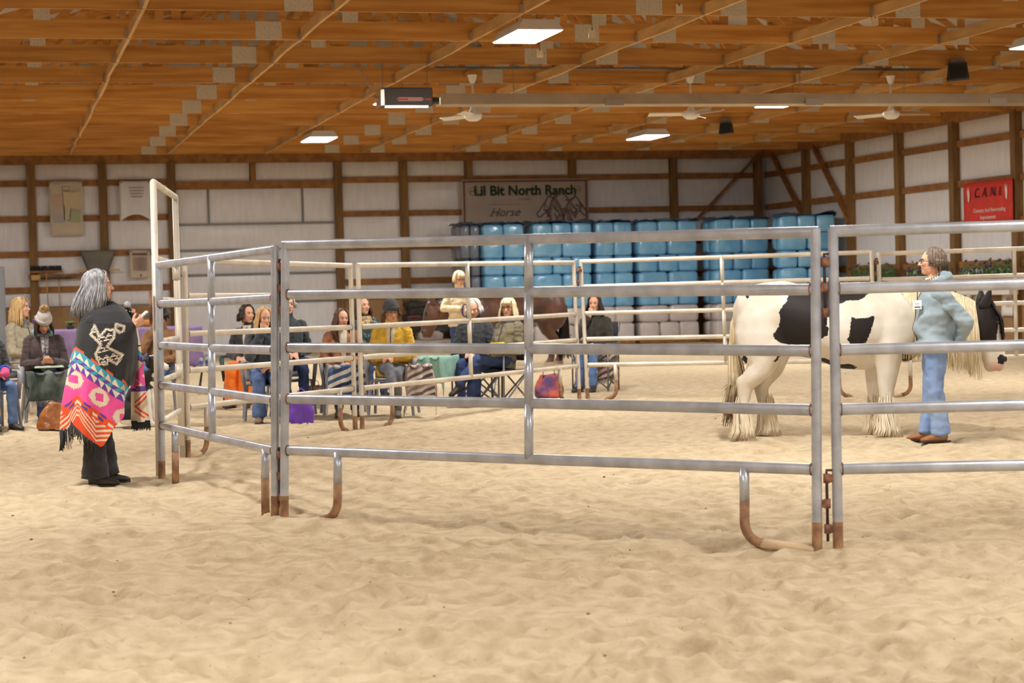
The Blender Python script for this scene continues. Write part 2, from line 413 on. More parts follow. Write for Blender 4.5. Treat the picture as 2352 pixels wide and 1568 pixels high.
# ------------------------------------------------------------------ ceiling: roof film, purlins, trusses, braces
mRoof = mat('roof_film', S(205,198,188), .5, spec=.3)
ceil = empty('ceiling'); tag(ceil, kind='structure')
XM = (XL+XR)/2; RISE = 3.4; ZT = ZE+.24
for sx in (-1, 1):
    xe = XL if sx < 0 else XR
    mb = MB(); v = [(xe+sx*.3, YF-.3, ZT+.45), (XM, YF-.3, ZT+.45+RISE), (XM, YB+.3, ZT+.45+RISE), (xe+sx*.3, YB+.3, ZT+.45)]
    v2 = [(a, b, c+.06) for a, b, c in v]
    mb.add(v+v2, [(0,1,2,3),(7,6,5,4),(0,4,5,1),(1,5,6,2),(2,6,7,3),(3,7,4,0)]); mb.build('roof_sheet', mRoof, ceil)
for yy in (YF-.2, YB+.2):
    MB().prism([(XL-.3, ZT-.2), (XR+.3, ZT-.2), (XR+.3, ZT+.4), (XM, ZT+RISE+.5), (XL-.3, ZT+.4)], -.03, .03, Matrix.Translation((0,yy,0)) @ Matrix.Rotation(math.pi/2, 4, 'X')).build('gable_sheet', mRoof, ceil)
for k in range(7):                       # roof purlins
    for sx in (-1, 1):
        x = XM+sx*(1.0+k*1.8); z = ZT+.36+RISE*(1-abs(x-XM)/(XR-XM))
        MB().bar((x, YF, z), (x, YB, z), .04, .14).build('purlin', mTruss, ceil)
TY = [21.85+2.505*k for k in range(-11, 10)]
plates_lo = [3.38, 7.55, 8.62, 10.9, 12.9, 15.1, 17.2, -2.0]
plates_up = [.62, 4.42, 7.72, 12.3]
def truss():
    root = empty('truss', parent=ceil)
    mb = MB(); mb.box((XM, 0, ZE+.12), (XR-XL, .04, .24)); mb.build('bottom_chord', mTruss, root)
    for sx in (-1, 1):
        xe = XL if sx < 0 else XR
        MB().bar((xe, 0, ZT+.22), (XM, 0, ZT+.22+RISE), .04, .24).build('top_chord', mTruss, root)
    zt = lambda x: ZT+.12+RISE*(1-abs(x-XM)/(XR-XM))
    n = 10; xs = [XL+(XR-XL)*i/n for i in range(n+1)]
    for i in range(1, n):
        x = xs[i]
        MB().bar((x, .045, ZE+.1), (x, .045, zt(x)), .04, .11, (1,0,0)).build('web', mTruss, root)
        x2 = xs[i+1] if x < XM else xs[i-1]
        if abs(x-XM) > .1: MB().bar((x, .045, ZE+.1), (x2, .045, zt(x2)), .04, .11, (1,0,0)).build('web', mTruss, root)
    pme = MB().box((0,-.024,0), (.33,.006,.225)).mesh('truss_plate', False); pme.materials.append(mPlate)
    for x in plates_lo: link('truss_plate', pme, None, root, Matrix.Translation((x, 0, ZE+.115)))
    pm2 = MB().box((0,-.024,0), (.2,.006,.28)).mesh('truss_plate', False); pm2.materials.append(mPlate)
    for x in plates_up: link('truss_plate', pm2, None, root, Matrix.Translation((x, 0.0, ZE+.36)))
    return root
t0 = truss(); t0.location.y = TY[0]
for y in TY[1:]:
    t = copy_tree(t0, ceil); t.location.y = y
mBrace = mat('brace_wood', S(212,172,112), .6, var=.2, vscale=3, stretch=(3,.6,3), col2=S(192,148,88), rnd=.08)
mHang = mat('galvanised_hanger', S(190,190,190), .4, metal=.8)
bw = [1.66, 3.80, 6.02, 8.26, 10.45, 12.65, 14.85, 17.0, -.6, -2.8]
for bi, x in enumerate(bw):
    for k in range(len(TY)-1):
        if TY[k] < 14: continue
        dz = random.uniform(-.015, .015); dx = random.uniform(-.022, .022)
        mb = MB(); y0, y1 = TY[k]+.02, TY[k+1]-.02; n = 4; vs = []
        for i in range(n+1):
            t = i/n; xx = x+dx*math.sin(math.pi*t); zz = ZE+.075+dz*math.sin(math.pi*t); tw = .01*math.sin(math.pi*t)
            for a, b in ((-.02,-.07),(.02,-.07),(.02,.07),(-.02,.07)): vs.append((xx+a+tw*(b/.07), y0+(y1-y0)*t, zz+b))
        fs = [(i*4+j, i*4+(j+1) % 4, i*4+4+(j+1) % 4, i*4+4+j) for i in range(n) for j in range(4)]+[(3,2,1,0), tuple(n*4+j for j in range(4))]
        mb.add(vs, fs); mb.build('lateral_brace', mBrace, ceil)
        if TY[k] > 19: MB().box((x-.035, TY[k]-.03, ZE+.06), (.03,.03,.09)).build('joist_hanger', mHang, ceil)

# ------------------------------------------------------------------ ceiling fixtures
mHousing = mat('lamp_housing', S(225,225,225), .5)
mGlow = mat('lamp_lens', (1,1,1), .5, emit=((1.0,.98,.95), 12))
mGlow.cycles.emission_sampling = 'NONE'
def high_bay(x, y, z, label):
    root = empty('ceiling_lamp', (x, y, z)); tag(root, label, 'ceiling lamp', 'ceiling lamps under the trusses')
    P = [(-.28,-.62,0),(.28,-.62,0),(.28,.62,0),(-.28,.62,0)]; Q = [(a*.72, b*.92, .13) for a, b, c in P]
    MB().add(P+Q, [(4,5,6,7),(0,4,7,3),(1,2,6,5),(0,1,5,4),(3,7,6,2)]).build('housing', mHousing, root)
    MB().box((0,0,-.005), (.53,1.2,.01)).build('lens', mGlow, root)
    for sy in (-.45, .45): MB().tube([(0,sy,.12),(0,sy,.30)], .006, 6).build('hanger_wire', mRail, root)
    ld = bpy.data.lights.new('tube_light', 'AREA'); ld.shape = 'RECTANGLE'; ld.size = .5; ld.size_y = 1.15; ld.energy = LAMP_W; ld.color = (1.0,.985,.96)
    lo = bpy.data.objects.new('tube_light', ld); COL.objects.link(lo); lo.parent = root; lo.location = (0,0,-.03)
    return root
for y, lab in ((22.75, 'large bright ceiling lamp nearest above the front fence panel'), (30.7, 'bright ceiling lamp half hidden behind the dark heater box'),
               (38.55, 'small far ceiling lamp at left before the white door'), (14.7, 'middle-row ceiling lamp just before the front fence, above the frame'), (6.6, 'middle-row ceiling lamp close ahead of the camera, above the frame'), (-1.5, 'middle-row ceiling lamp behind the camera')):
    high_bay(6.30, y, 4.50, lab)
for y, lab in ((23.45, 'ceiling lamp cut by the right picture edge'), (31.3, 'thin bright ceiling lamp under the heater tube at right'),
               (38.5, 'far ceiling lamp above the blue bale stacks'), (15.2, 'right-row ceiling lamp beside the pen, outside the frame'), (7.0, 'right-row ceiling lamp ahead of the camera, outside the frame'), (-1.2, 'right-row ceiling lamp behind the camera')):
    high_bay(13.80 if y == 23.45 else 13.22, y, 4.55 if y == 23.45 else 4.50, lab)
for y, lab in ((38.5, 'far left-row ceiling lamp beside the back wall, outside the frame'), (30.7, 'left-row ceiling lamp level with the heater, outside the frame'), (22.7, 'left-row ceiling lamp level with the largest lamp, outside the frame'), (14.7, 'left-row ceiling lamp over the speaking woman, outside the frame'), (6.6, 'left-row ceiling lamp close ahead of the camera, outside the frame'), (-1.5, 'left-row ceiling lamp behind the camera')): high_bay(-.8, y, 4.50, lab)

mWhite = mat('white_enamel', S(236,234,228), .35)
mBlade = mat('fan_blade', S(228,222,210), .45)
def fan(px, pt, pm, az, label):
    y = TY[14]-.30
    top = WY(px, pt, y); mid = WY(px, pm, y)
    root = empty('ceiling_fan', (mid.x, y, mid.z), az); tag(root, label, 'ceiling fan', 'ceiling fans below the heater tube')
    h = top.z-mid.z
    MB().loft([((0,0,h-.13), (.03,0,0), (0,.03,0)), ((0,0,h-.10), (.05,0,0), (0,.05,0)), ((0,0,h), (.075,0,0), (0,.075,0))], 16).build('canopy', mWhite, root, smooth=True, angle=40)
    MB().tube([(0,0,.05),(0,0,h-.1)], .016, 10).build('downrod', mWhite, root, smooth=True)
    rr = [(.0,-.085),(.07,-.08),(.12,-.05),(.145,0),(.13,.035),(.07,.06),(.045,.10),(.035,.16)]
    MB().loft([((0,0,z), (max(r,.002),0,0), (0,max(r,.002),0)) for r, z in rr], 20).build('motor', mWhite, root, smooth=True)
    for k in range(3):
        a = k*2*math.pi/3; M = Matrix.Rotation(a, 4, 'Z'); vs = []
        for r, w in ((.12,.035),(.2,.06),(.66,.07),(.69,.05)):
            for s in (-1, 1): vs += [(r, s*w, s*.018-.006), (r, s*w, s*.018+.002)]
        fs = []
        for i in range(3):
            o = i*4; fs += [(o+1,o+5,o+7,o+3),(o,o+2,o+6,o+4),(o,o+4,o+5,o+1),(o+2,o+3,o+7,o+6)]
        fs += [(0,1,3,2),(12,14,15,13)]
        b = MB().add(vs, fs).build('fan_blade', mBlade, root); b.matrix_local = M
    # the block it hangs from
    MB().box((0,.15,h+.03), (.10,.34,.06)).build('mounting_block', mTruss, root)
    return root
fan(1087, 172, 266, .02, 'white ceiling fan beside the dark heater box')
fan(1587, 172, 262, .95, 'white ceiling fan in the middle of the row of three')
fan(2047, 174, 262, .02, 'white ceiling fan by the right wall, above the standing handler')

# radiant tube heater
mHBox = mat('heater_box', S(70,66,62), .5, metal=.3); mAlu = mat('reflector_aluminium', S(196,182,160), .3, metal=.7, var=.1, vscale=3)
mTube = mat('heater_tube', S(92,88,84), .45, metal=.6, var=.3, vscale=1.2, stretch=(1,8,8), col2=S(150,136,112))
ht = empty('tube_heater', (5.2, 26.8, 4.02)); tag(ht, 'long radiant tube heater with dark burner box hanging below the trusses', 'heater')
hb = MB().box((.42,0,.14), (.72,.34,.26)).build('burner_box', mHBox, ht, bevel=.015)
MB().box((.06,-.01,.13), (.05,.36,.22)).build('end_plate', mAlu, hb)
MB().box((.40,-.17,.0), (.62,.05,.035)).build('bottom_lip', mAlu, hb)
pth = [(-.15+.13*math.cos(a)+(.15 if False else 0), -.176, 0) for a in (0,)]
mb = MB(); 
for s in (0, 1):
    pass
mLogo = mat('logo_red', S(196,70,56), .5); mLogoW = mat('logo_outline', S(225,190,180), .5)
MB().tube([(.29,-.178,.125),(.62,-.178,.125),(.645,-.178,.105),(.62,-.178,.085),(.29,-.178,.085),(.265,-.178,.105)], .006, 6, closed=True).build('logo_outline', mLogoW, hb)
MB().box((.345,-.176,.105), (.12,.008,.03)).build('logo_bar', mLogo, hb)
MB().box((.52,-.176,.105), (.2,.008,.024)).build('logo_bar', mat('logo_pale', S(206,140,130), .5), hb)
MB().box((.71,-.176,.105), (.09,.008,.024)).build('logo_bar', mLogo, hb)
MB().tube([(.76,0,.10),(13.9,0,.10)], .05, 14).build('heater_tube', mTube, ht, smooth=True)
MB().add([(.9,-.20,.03),(13.9,-.20,.03),(13.9,-.10,.19),(.9,-.10,.19),(.9,.10,.19),(13.9,.10,.19),(.9,.20,.03),(13.9,.20,.03)],
         [(0,1,2,3),(3,2,5,4),(4,5,7,6)]).build('reflector', mAlu, ht, solid=.004)
MB().box((.95,-.13,.08), (.14,.02,.10)).build('reflector_end_cap', mAlu, ht)
for x in (3.3, 6.4, 9.4, 12.3): MB().bar((x,-.21,.06), (x+.28,-.21,.06), .02, .10).build('joint_band', mat('band_dull', S(140,126,108), .7), ht)
for x in (.1, .74, 2.0, 6.4, 8.1, 10.9, 12.6):
    mb = MB(); z = .26 if x < .8 else .19; i = 0
    while z < .62:
        mb.tube([(x+(.008 if i % 2 else 0), (0 if i % 2 else .008), z), (x+(.008 if i % 2 else 0), (0 if i % 2 else .008), z+.05)], .005, 5); z += .042; i += 1
    mb.build('hanging_chain', mRail, ht)
mb = MB().tube([WY(818,150,26.9)-Vector((5.2,26.8,4.02)), WY(836,175,26.85)-Vector((5.2,26.8,4.02)), WY(853,205,26.85)-Vector((5.2,26.8,4.02)), (-.16,0,.15), (.05,0,.15)], .010, 6); mb.build('power_cord', mat('cord', S(170,160,150), .6), ht, smooth=True)
cd = MB().tube([WY(1000,156,29.2), WY(2160,160,29.2)], .022, 8).build('conduit_pipe', mRail, smooth=True); tag(cd, 'thin grey conduit pipe running across under the trusses', 'pipe')
mBlk = mat('speaker_black', S(34,32,32), .6)
def spk(px, py, y, s, label):
    p = WY(px, py, y); root = empty('loudspeaker', p, -.5); tag(root, label, 'loudspeaker', 'loudspeakers under the trusses')
    MB().prism([(-.2*s,-.16*s),(.2*s,-.13*s),(.16*s,.15*s),(-.16*s,.15*s)], -.16*s, .16*s, Matrix.Rotation(math.pi/2, 4, 'X')).build('cabinet', mBlk, root, bevel=.01)
    MB().box((0,-.165*s,-.01), (.28*s,.015,.22*s)).build('grille', mat('grille_black', S(22,22,22), .8, bump=.5, bscale=150), root)
    MB().bar((0,0,.10*s), (.0,.0,max(.2, ZE-p.z+.10)), .10, .20).build('wall_bracket', mRail, root)
spk(2200, 165, TY[13]-.10, .85, 'larger black loudspeaker hanging under the trusses at upper right')
spk(1668, 295, TY[17]-.10, .72, 'smaller black loudspeaker hanging near the far lamp')
for x, y in ((1240,122),(1360,76),(1560,20),(2010,48)):
    p = WY(x, y, (TY[12] if y > 100 else TY[11] if y > 45 else TY[10+1])-.028); q = empty('paper_note', p); tag(q, {1240:'small pale paper tag hanging just below the largest lamp',1360:'small pale paper tag right of the largest lamp',1560:'pale paper tag at the top edge of the picture',2010:'pale paper tag on a truss at upper right'}[x], 'tag')
    q.rotation_euler = (0, random.uniform(-.6,.6), 0); mb = MB().box((0,0,0), (.085,.004,.11)); mb.build('paper', mat('pale_paper', S(220,200,165), .7), q); MB().box((0,-.003,.045), (.02,.004,.02)).build('clip', mRail, q); q.rotation_euler = (0,0,0); MB().bar((0,.0,.04), (0,.012,max(.08, ZE-p.z+.06)), .006, .006).build('string', mRail, q)
# ------------------------------------------------------------------ round pen of pipe panels
mPipe = mat('pipe_steel', S(192,196,204), .30, metal=.42, var=.12, vscale=2.5, stretch=(3,3,3), col2=S(166,169,176), rnd=.04, bump=.05, bscale=30)
mDust = mat('dusty_pipe', S(220,211,194), .5, metal=.25, var=.2, vscale=3, rnd=.04)
mRust = mat('rusty_pipe', S(168,128,90), .75, var=.4, vscale=14, col2=S(124,90,66))
mSandy = mat('sandy_pipe', S(206,180,144), .85, var=.15, vscale=8)
mHinge = mat('rusty_hinge', S(158,108,76), .7, metal=.2, var=.5, vscale=25, col2=S(98,70,60))
FR = (.0, .19, .383, .57, .757)        # rails, as fractions of the panel height from the top
def lerp(a, b, t): return a+(b-a)*t
def panel(name, label, a0, a1, b0, b1, mids=(.45,), legs=(.12,.88), leg_to_post=True, m=None, r=.0285, rust=True):
    """a0/b0 the feet, a1/b1 the tops of the two end posts"""
    m = m or mPipe
    o = Vector(a0); root = empty(name, o); tag(root, label, 'fence panel', 'panels of the round pen')
    a0, a1, b0, b1 = [Vector(q)-o for q in (a0, a1, b0, b1)]
    d = (b0-a0).normalized(); 
    for f0, f1 in ((a0, a1), (b0, b1)):
        g = lerp(f0, f1, .075)
        MB().tube([g, f1], r*1.02, 14).build('post', m, root, smooth=True, angle=50)
        MB().tube([f0-(f1-f0)*.03, g+(f1-f0)*.002], r*1.03, 14).build('post_foot', mRust if rust else m, root, smooth=True, angle=50)
    for k, t in enumerate(FR):
        p, q = lerp(a1, a0, t), lerp(b1, b0, t)
        if k == 0: p = p-(a1-a0).normalized()*r*.6; q = q-(b1-b0).normalized()*r*.6; p = p-d*r*.6; q = q+d*r*.6
        mid = lerp(p, q, .5)+Vector((0,0,random.uniform(-.006,.006)))
        MB().tube([p, lerp(p,mid,.5), mid, lerp(mid,q,.5), q], r, 16, oval=(.86,1.12), up=(0,0,1)).build('rail', m, root, smooth=True, angle=50)
        for e, s in ((p, 1), (q, -1)):                  # weld bead
            if k: MB().tube([e+d*s*r*.95, e+d*s*r*1.15], r*1.16, 14, oval=(.9,1.12), up=(0,0,1)).build('weld', mHinge, root, smooth=True)
    for t in mids:
        for k in range(4):
            p = lerp(lerp(a1,b1,t), lerp(a0,b0,t), FR[k]); q = lerp(lerp(a1,b1,t), lerp(a0,b0,t), FR[k+1])
            MB().tube([p, q], r*.98, 14).build('stile', m, root, smooth=True)
    for t in legs:
        s = -1 if t < .5 else 1
        top = lerp(lerp(a1,b1,t), lerp(a0,b0,t), FR[4]); foot = lerp(a0, b0, t); up = (a1-a0).normalized()
        bend = [foot+up*.30]
        for a in range(0, 91, 15):
            ar = math.radians(a); bend.append(foot+up*(.12-.12*math.sin(ar))+d*s*(.12-.12*math.cos(ar)))
        MB().tube([top, foot+up*.235], r, 14).build('leg', m, root, smooth=True)
        post = a0 if s < 0 else b0
        conn = leg_to_post if isinstance(leg_to_post, bool) else leg_to_post[0 if t < .5 else 1]
        if conn == 'straight':
            MB().tube([foot+up*.24, foot-up*.04], r, 14).build('skid_foot', mRust, root, smooth=True); continue
        bend = [foot+up*.24]+bend[1:]
        MB().tube(bend+([] if conn else [bend[-1]+d*s*.05-up*.045]), r, 14).build('skid_foot', mRust if rust else m, root, smooth=True)
        if conn: MB().tube([bend[-1]-d*s*.01, lerp(bend[-1], post, .5)-up*.012, post-up*.015], r, 14).build('skid_bar', mSandy, root, smooth=True)
    return root
def hinge(p, q, label, n=3, h=.28):
    """pin and rusty straps joining two posts; p, q = the two posts at the hinge height"""
    p, q = Vector(p), Vector(q); root = empty('hinge_pin', (p+q)/2); tag(root, label, 'hinge', 'rusty pins joining the panels')
    c = (p+q)/2; e = (q-p)/2
    for k in range(n):
        z = h*(.5-k/(n-1)); s = 1 if k % 2 == 0 else -1
        MB().bar(Vector((0,0,z)), e*s*.9+Vector((0,0,z)), .03, .045).build('strap', mHinge, root, bevel=.004)
        MB().tube([(0,0,z-.026),(0,0,z+.026)], .019, 10).build('sleeve', mHinge, root, smooth=True)
    MB().tube([e*.9+Vector((0,0,h*.5+.045)), Vector((0,0,h*.5+.045)), Vector((0,0,h*.5)), (0,0,-h*.5-.07)], .0085, 8).build('pin', mat('dark_pin', S(74,58,52), .6, metal=.4), root, smooth=True)
def ends(bx, by, tx, ty):
    g = G(bx, by); return g, WZ(tx, ty, zc_of(g))
A0, A1 = ends(653, 1187, 655, 556); Z0, Z1 = ends(632, 1186, 632, 566)
B0, B1 = ends(1877, 1255, 1873, 526); C0, C1 = ends(1925, 1254, 1913, 524)
panel('fence_panel', 'wide front pipe panel with brown rusty feet, nearest the camera', A0, A1, B0, B1, mids=(.503,), legs=(.117,.883), leg_to_post=(False,True))
up = Vector((0,0,1))
c1e = C0+(RGT*3.7-Vector((0,0,0))); c1e = Vector((c1e.x, c1e.y, 0)); c1e = C0+Vector((math.cos(TH), -math.sin(TH), 0))*3.7+Vector((-.1,-.05,0))
panel('fence_panel', 'right front pipe panel before the standing handler, cut by the picture edge', C0, C1, c1e, c1e+up*1.76, mids=(.5,), legs=(.88,))
g1, g1t = ends(372, 1096, 365, 604)
panel('fence_panel', 'left side pipe panel running back from the front hinge to the gate', g1, g1t, Z0, Z1, mids=(.50,), legs=(.145,.93), leg_to_post=('straight','straight'))
# bow gate
bg0, bg1 = ends(366, 1092, 352, 418); bh0, bh1 = ends(420, 1046, 402, 452)
gr = empty('bow_gate', bg0); tag(gr, 'tall pale pipe bow gate with arch above, by the speaking woman', 'gate')
q = lambda v: Vector(v)-bg0
MB().tube([q(bg0)-up*.04, q(bg1)], .028, 14).build('gate_post', mDust, gr, smooth=True)
MB().tube([q(bh0)-up*.04, q(bh1)], .028, 14).build('gate_post', mDust, gr, smooth=True)
MB().tube([q(bg1), q(bh1)], .028, 14).build('gate_header', mDust, gr, smooth=True)
H = 1.79
for k, z in enumerate((1.79,1.45,1.10,.77,.43)):
    p = lerp(bg0, bg1, z/2.42); e = lerp(bh0, bh1, z/2.42)
    MB().tube([q(p)+(e-p)*.03, q(p)+(e-p)*.93], .024, 14, oval=(.86,1.12), up=(0,0,1)).build('gate_rail', mDust, gr, smooth=True)
p = lerp(bg0, bh0, .95)
MB().tube([q(p)+up*.1, q(p)+up*1.79], .026, 12).build('gate_stile', mDust, gr, smooth=True)
for z in (1.62, .72): MB().tube([q(p)+up*z, q(p)+up*(z+.13)], .035, 12).build('latch_sleeve', mDust, gr, smooth=True)
MB().tube([q(bg0)+Vector((-.03,-.01,1.25)), q(bg0)+Vector((-.03,-.01,1.52))], .012, 8).build('latch_pin', mHinge, gr, smooth=True)
# rear panels
r0, r1 = ends(432, 1045, 424, 593)
pc0, pc1 = ends(816, 984, 805, 607); pd0, pd1 = ends(832, 983, 822, 606)
panel('fence_panel', 'rear left pipe panel between the bow gate and the seated audience', r0, r1, pc0, pc1, mids=(), legs=(.10,.90), m=mDust, leg_to_post=(True,False), r=.025)
e0, e1 = ends(1331, 917, 1317, 600)
panel('fence_panel', 'rear middle pipe panel before the blonde woman with glasses', pd0, pd1, e0, e1, mids=(.462,), legs=(.12,.90), m=mDust, r=.025, leg_to_post=False)
f0, f1 = ends(1350, 915, 1334, 598); h0, h1 = ends(2012, 909, 2001, 576)
panel('fence_panel', 'rear pipe panel before the blue bale stacks, behind the pinto horse', f0, f1, h0, h1, mids=(.495,), legs=(.105,.88), m=mDust, r=.025, leg_to_post=False)
i0, i1 = ends(2026, 908, 2018, 580); j0 = i0+Vector((3.55,-.75,0))
panel('fence_panel', 'rear right pipe panel behind the handler, before the flower boxes', i0, i1, j0, j0+up*1.80, mids=(.47,), legs=(.1,.9), m=mDust, r=.025)
hinge(lerp(Z0,Z1,.84), lerp(A0,A1,.84), 'rusty upper hinge pin at the left front corner of the pen')
hinge(lerp(Z0,Z1,.15), lerp(A0,A1,.15), 'rusty lower hinge pin at the left front corner of the pen')
hinge(lerp(B0,B1,.815), lerp(C0,C1,.815), 'rusty upper hinge pin between the two front panels')
hinge(lerp(B0,B1,.135), lerp(C0,C1,.135), 'rusty lower hinge pin between the two front panels')
hinge(lerp(e0,e1,.85), lerp(f0,f1,.85), 'rusty hinge pin between rear panels, left of the blue bales')
hinge(lerp(h0,h1,.85), lerp(i0,i1,.85), 'rusty hinge pin between rear panels at the right')
# ------------------------------------------------------------------ animals
def face_dir(p, az):
    """world yaw so that local +X faces az degrees from the camera (0 = to the camera, 90 = picture right)"""
    v = Vector((p.x, p.y)).normalized(); r = Vector((v.y, -v.x)); a = math.radians(az)
    d = -v*math.cos(a)+r*math.sin(a); return math.atan2(d.y, d.x)
def hair_mat(name, c1, c2, rough=.45, sc_=(60,60,2.5)):
    return mat(name, c1, rough, var=.3, vscale=1.0, stretch=sc_, col2=c2, spec=.35)
def strand(mb, pts, r0, r1, seg=5):
    n = len(pts); mb.tube(pts, [lerp(r0, r1, (i/(n-1))**1.5) for i in range(n)], seg)
rnd = random.Random(11)
def poly_sd(P, poly):
    """signed distance (positive inside) of points P (n,2) to a polygon"""
    A = np.array(poly, float); B = np.roll(A, -1, 0); d = np.full(len(P), 1e9); ins = np.zeros(len(P), bool)
    for a, b in zip(A, B):
        e = b-a; t = np.clip(((P-a)@e)/max(e@e, 1e-12), 0, 1); d = np.minimum(d, np.hypot(*(P-a-t[:, None]*e).T))
        c = ((a[1] > P[:, 1]) != (b[1] > P[:, 1])); 
        with np.errstate(divide='ignore', invalid='ignore'):
            xi = (b[0]-a[0])*(P[:, 1]-a[1])/(b[1]-a[1]+1e-15)+a[0]
        ins ^= c & (P[:, 0] < xi)
    return np.where(ins, d, -d)

def horse_shape(voxel=.016):
    B = MB()
    tr = [(.00,1.13,.10,.10),(.05,1.13,.22,.19),(.14,1.125,.30,.26),(.30,1.13,.325,.31),(.48,1.125,.345,.325),(.75,1.06,.335,.325),(.98,1.0,.37,.345),(1.2,1.0,.39,.335),(1.38,1.045,.39,.29),(1.54,1.07,.335,.245),(1.66,1.07,.24,.19),(1.73,1.06,.12,.11)]
    B.loft([((x,0,z), (0,w,0), (0,0,h)) for x, z, h, w in tr], 24)
    B.ell((1.59,0,.88), (.15,.18,.20))
    nk = [(1.40,1.13,.30,.20),(1.62,1.145,.265,.15),(1.85,1.12,.235,.125),(2.03,1.10,.21,.115),(2.17,1.06,.19,.11),(2.27,1.02,.15,.10)]
    B.loft([((x,0,z), (0,w,0), (-.02,0,h)) for x, z, h, w in nk], 20)
    hd = [(2.285,1.235,.05,.05),(2.295,1.20,.10,.085),(2.305,1.10,.125,.105),(2.315,1.0,.143,.105),(2.33,.90,.142,.088),(2.36,.80,.128,.072),(2.39,.72,.115,.066),(2.405,.66,.105,.066),(2.415,.615,.08,.055),(2.42,.59,.04,.035)]
    B.loft([((x,0,z), (h,0,.02), (0,w,0)) for x, z, h, w in hd], 20)
    for s in (-1, 1):
        B.ell((2.27,s*.085,.99), (.10,.035,.13))                       # cheek
        B.ell((2.405,s*.075,1.02), (.03,.022,.035))                     # eye socket ridge
        B.ell((2.47,s*.045,.68), (.04,.03,.05))                        # nostril flare
    B.ell((2.36,0,.62), (.06,.05,.05))
    B.ell((2.44,0,.605), (.05,.045,.03))
    for s, f in ((-1, 0), (1, -.09)):                                   # fore legs
        y = s*.17
        B.ell((1.47+f*.4, s*.19, 1.02), (.21,.11,.30))
        B.cap((1.43+f,y,.82), (1.40+f,y,.46), .145, .082); B.ell((1.40+f,y,.40), (.076,.07,.085))
        B.cap((1.40+f,y,.38), (1.395+f,y,.17), .058, .055); B.ell((1.405+f,y,.145), (.066,.062,.07))
        B.loft([((1.42+f,y,.13),(.055,0,0),(0,.055,0)),((1.435+f,y,.07),(.075,0,0),(0,.072,0)),((1.45+f,y,-.01),(.095,0,0),(0,.088,0))], 14)
    # hind legs
    B.ell((.27,-.19,.98), (.265,.135,.36)); B.ell((.27,.19,.98), (.265,.135,.36))
    for s, K in ((-1, [(.34,.84,.165),(.25,.66,.125),(.10,.50,.078),(.075,.30,.056),(.065,.15,.062),(.10,.03)]), (1, [(.40,.84,.165),(.36,.66,.12),(.245,.48,.076),(.27,.29,.054),(.295,.15,.06),(.345,.03)])):
        y = s*.17
        for i in range(4): B.cap((K[i][0],y,K[i][1]), (K[i+1][0],y,K[i+1][1]), K[i][2], K[i+1][2])
        B.ell((K[2][0]-.03,y,K[2][1]+.02), (.06,.055,.075)); 
        x = K[4][0]; h = K[5][0]
        B.loft([((x,y,.14),(.06,0,0),(0,.058,0)),((lerp(x,h,.6),y,.07),(.075,0,0),(0,.07,0)),((h,y,-.01),(.095,0,0),(0,.085,0))], 14)
    return remesh(B, voxel, 9)
CR = lambda x, y: (1620+x/3.015, 540+y/3.015)              # where the coat pattern was read: photo coordinates
def hxz(px, py): return ((px-1690)/244, (1008-(px-1700)*.0267-py)/244)
PATCH = [
 [(600,395),(580,460),(545,500),(525,540),(530,590),(520,640),(478,690),(490,718),(530,748),(600,762),(740,772),(800,722),(852,690),(862,640),(838,625),(850,560),(868,500),(930,482),(1000,457),(1072,457),(1112,430),(1145,400),(1300,345),(1300,300),(1100,310),(800,320)],
 [(640,815),(740,855),(800,845),(870,866),(930,890),(1010,892),(1050,915),(1000,970),(860,960),(740,910)],
 [(1010,565),(1050,578),(1110,575),(1166,558),(1160,600),(1140,660),(1108,740),(1060,768),(1000,762),(975,720),(996,680),(1000,620)],
 [(1343,818),(1480,810),(1450,880),(1372,894),(1350,855)],
 [(300,425),(345,400),(310,450)], [(520,820),(478,875),(500,880),(525,840)], [(280,820),(312,858),(282,930),(262,962),(255,900)],
 [(1812,400),(1830,350),(1960,350),(1985,480),(2003,600),(1985,745),(1812,745),(1800,600)],
 [(1990,850),(2010,818),(2035,830),(2048,860),(2025,895),(1995,885)]]
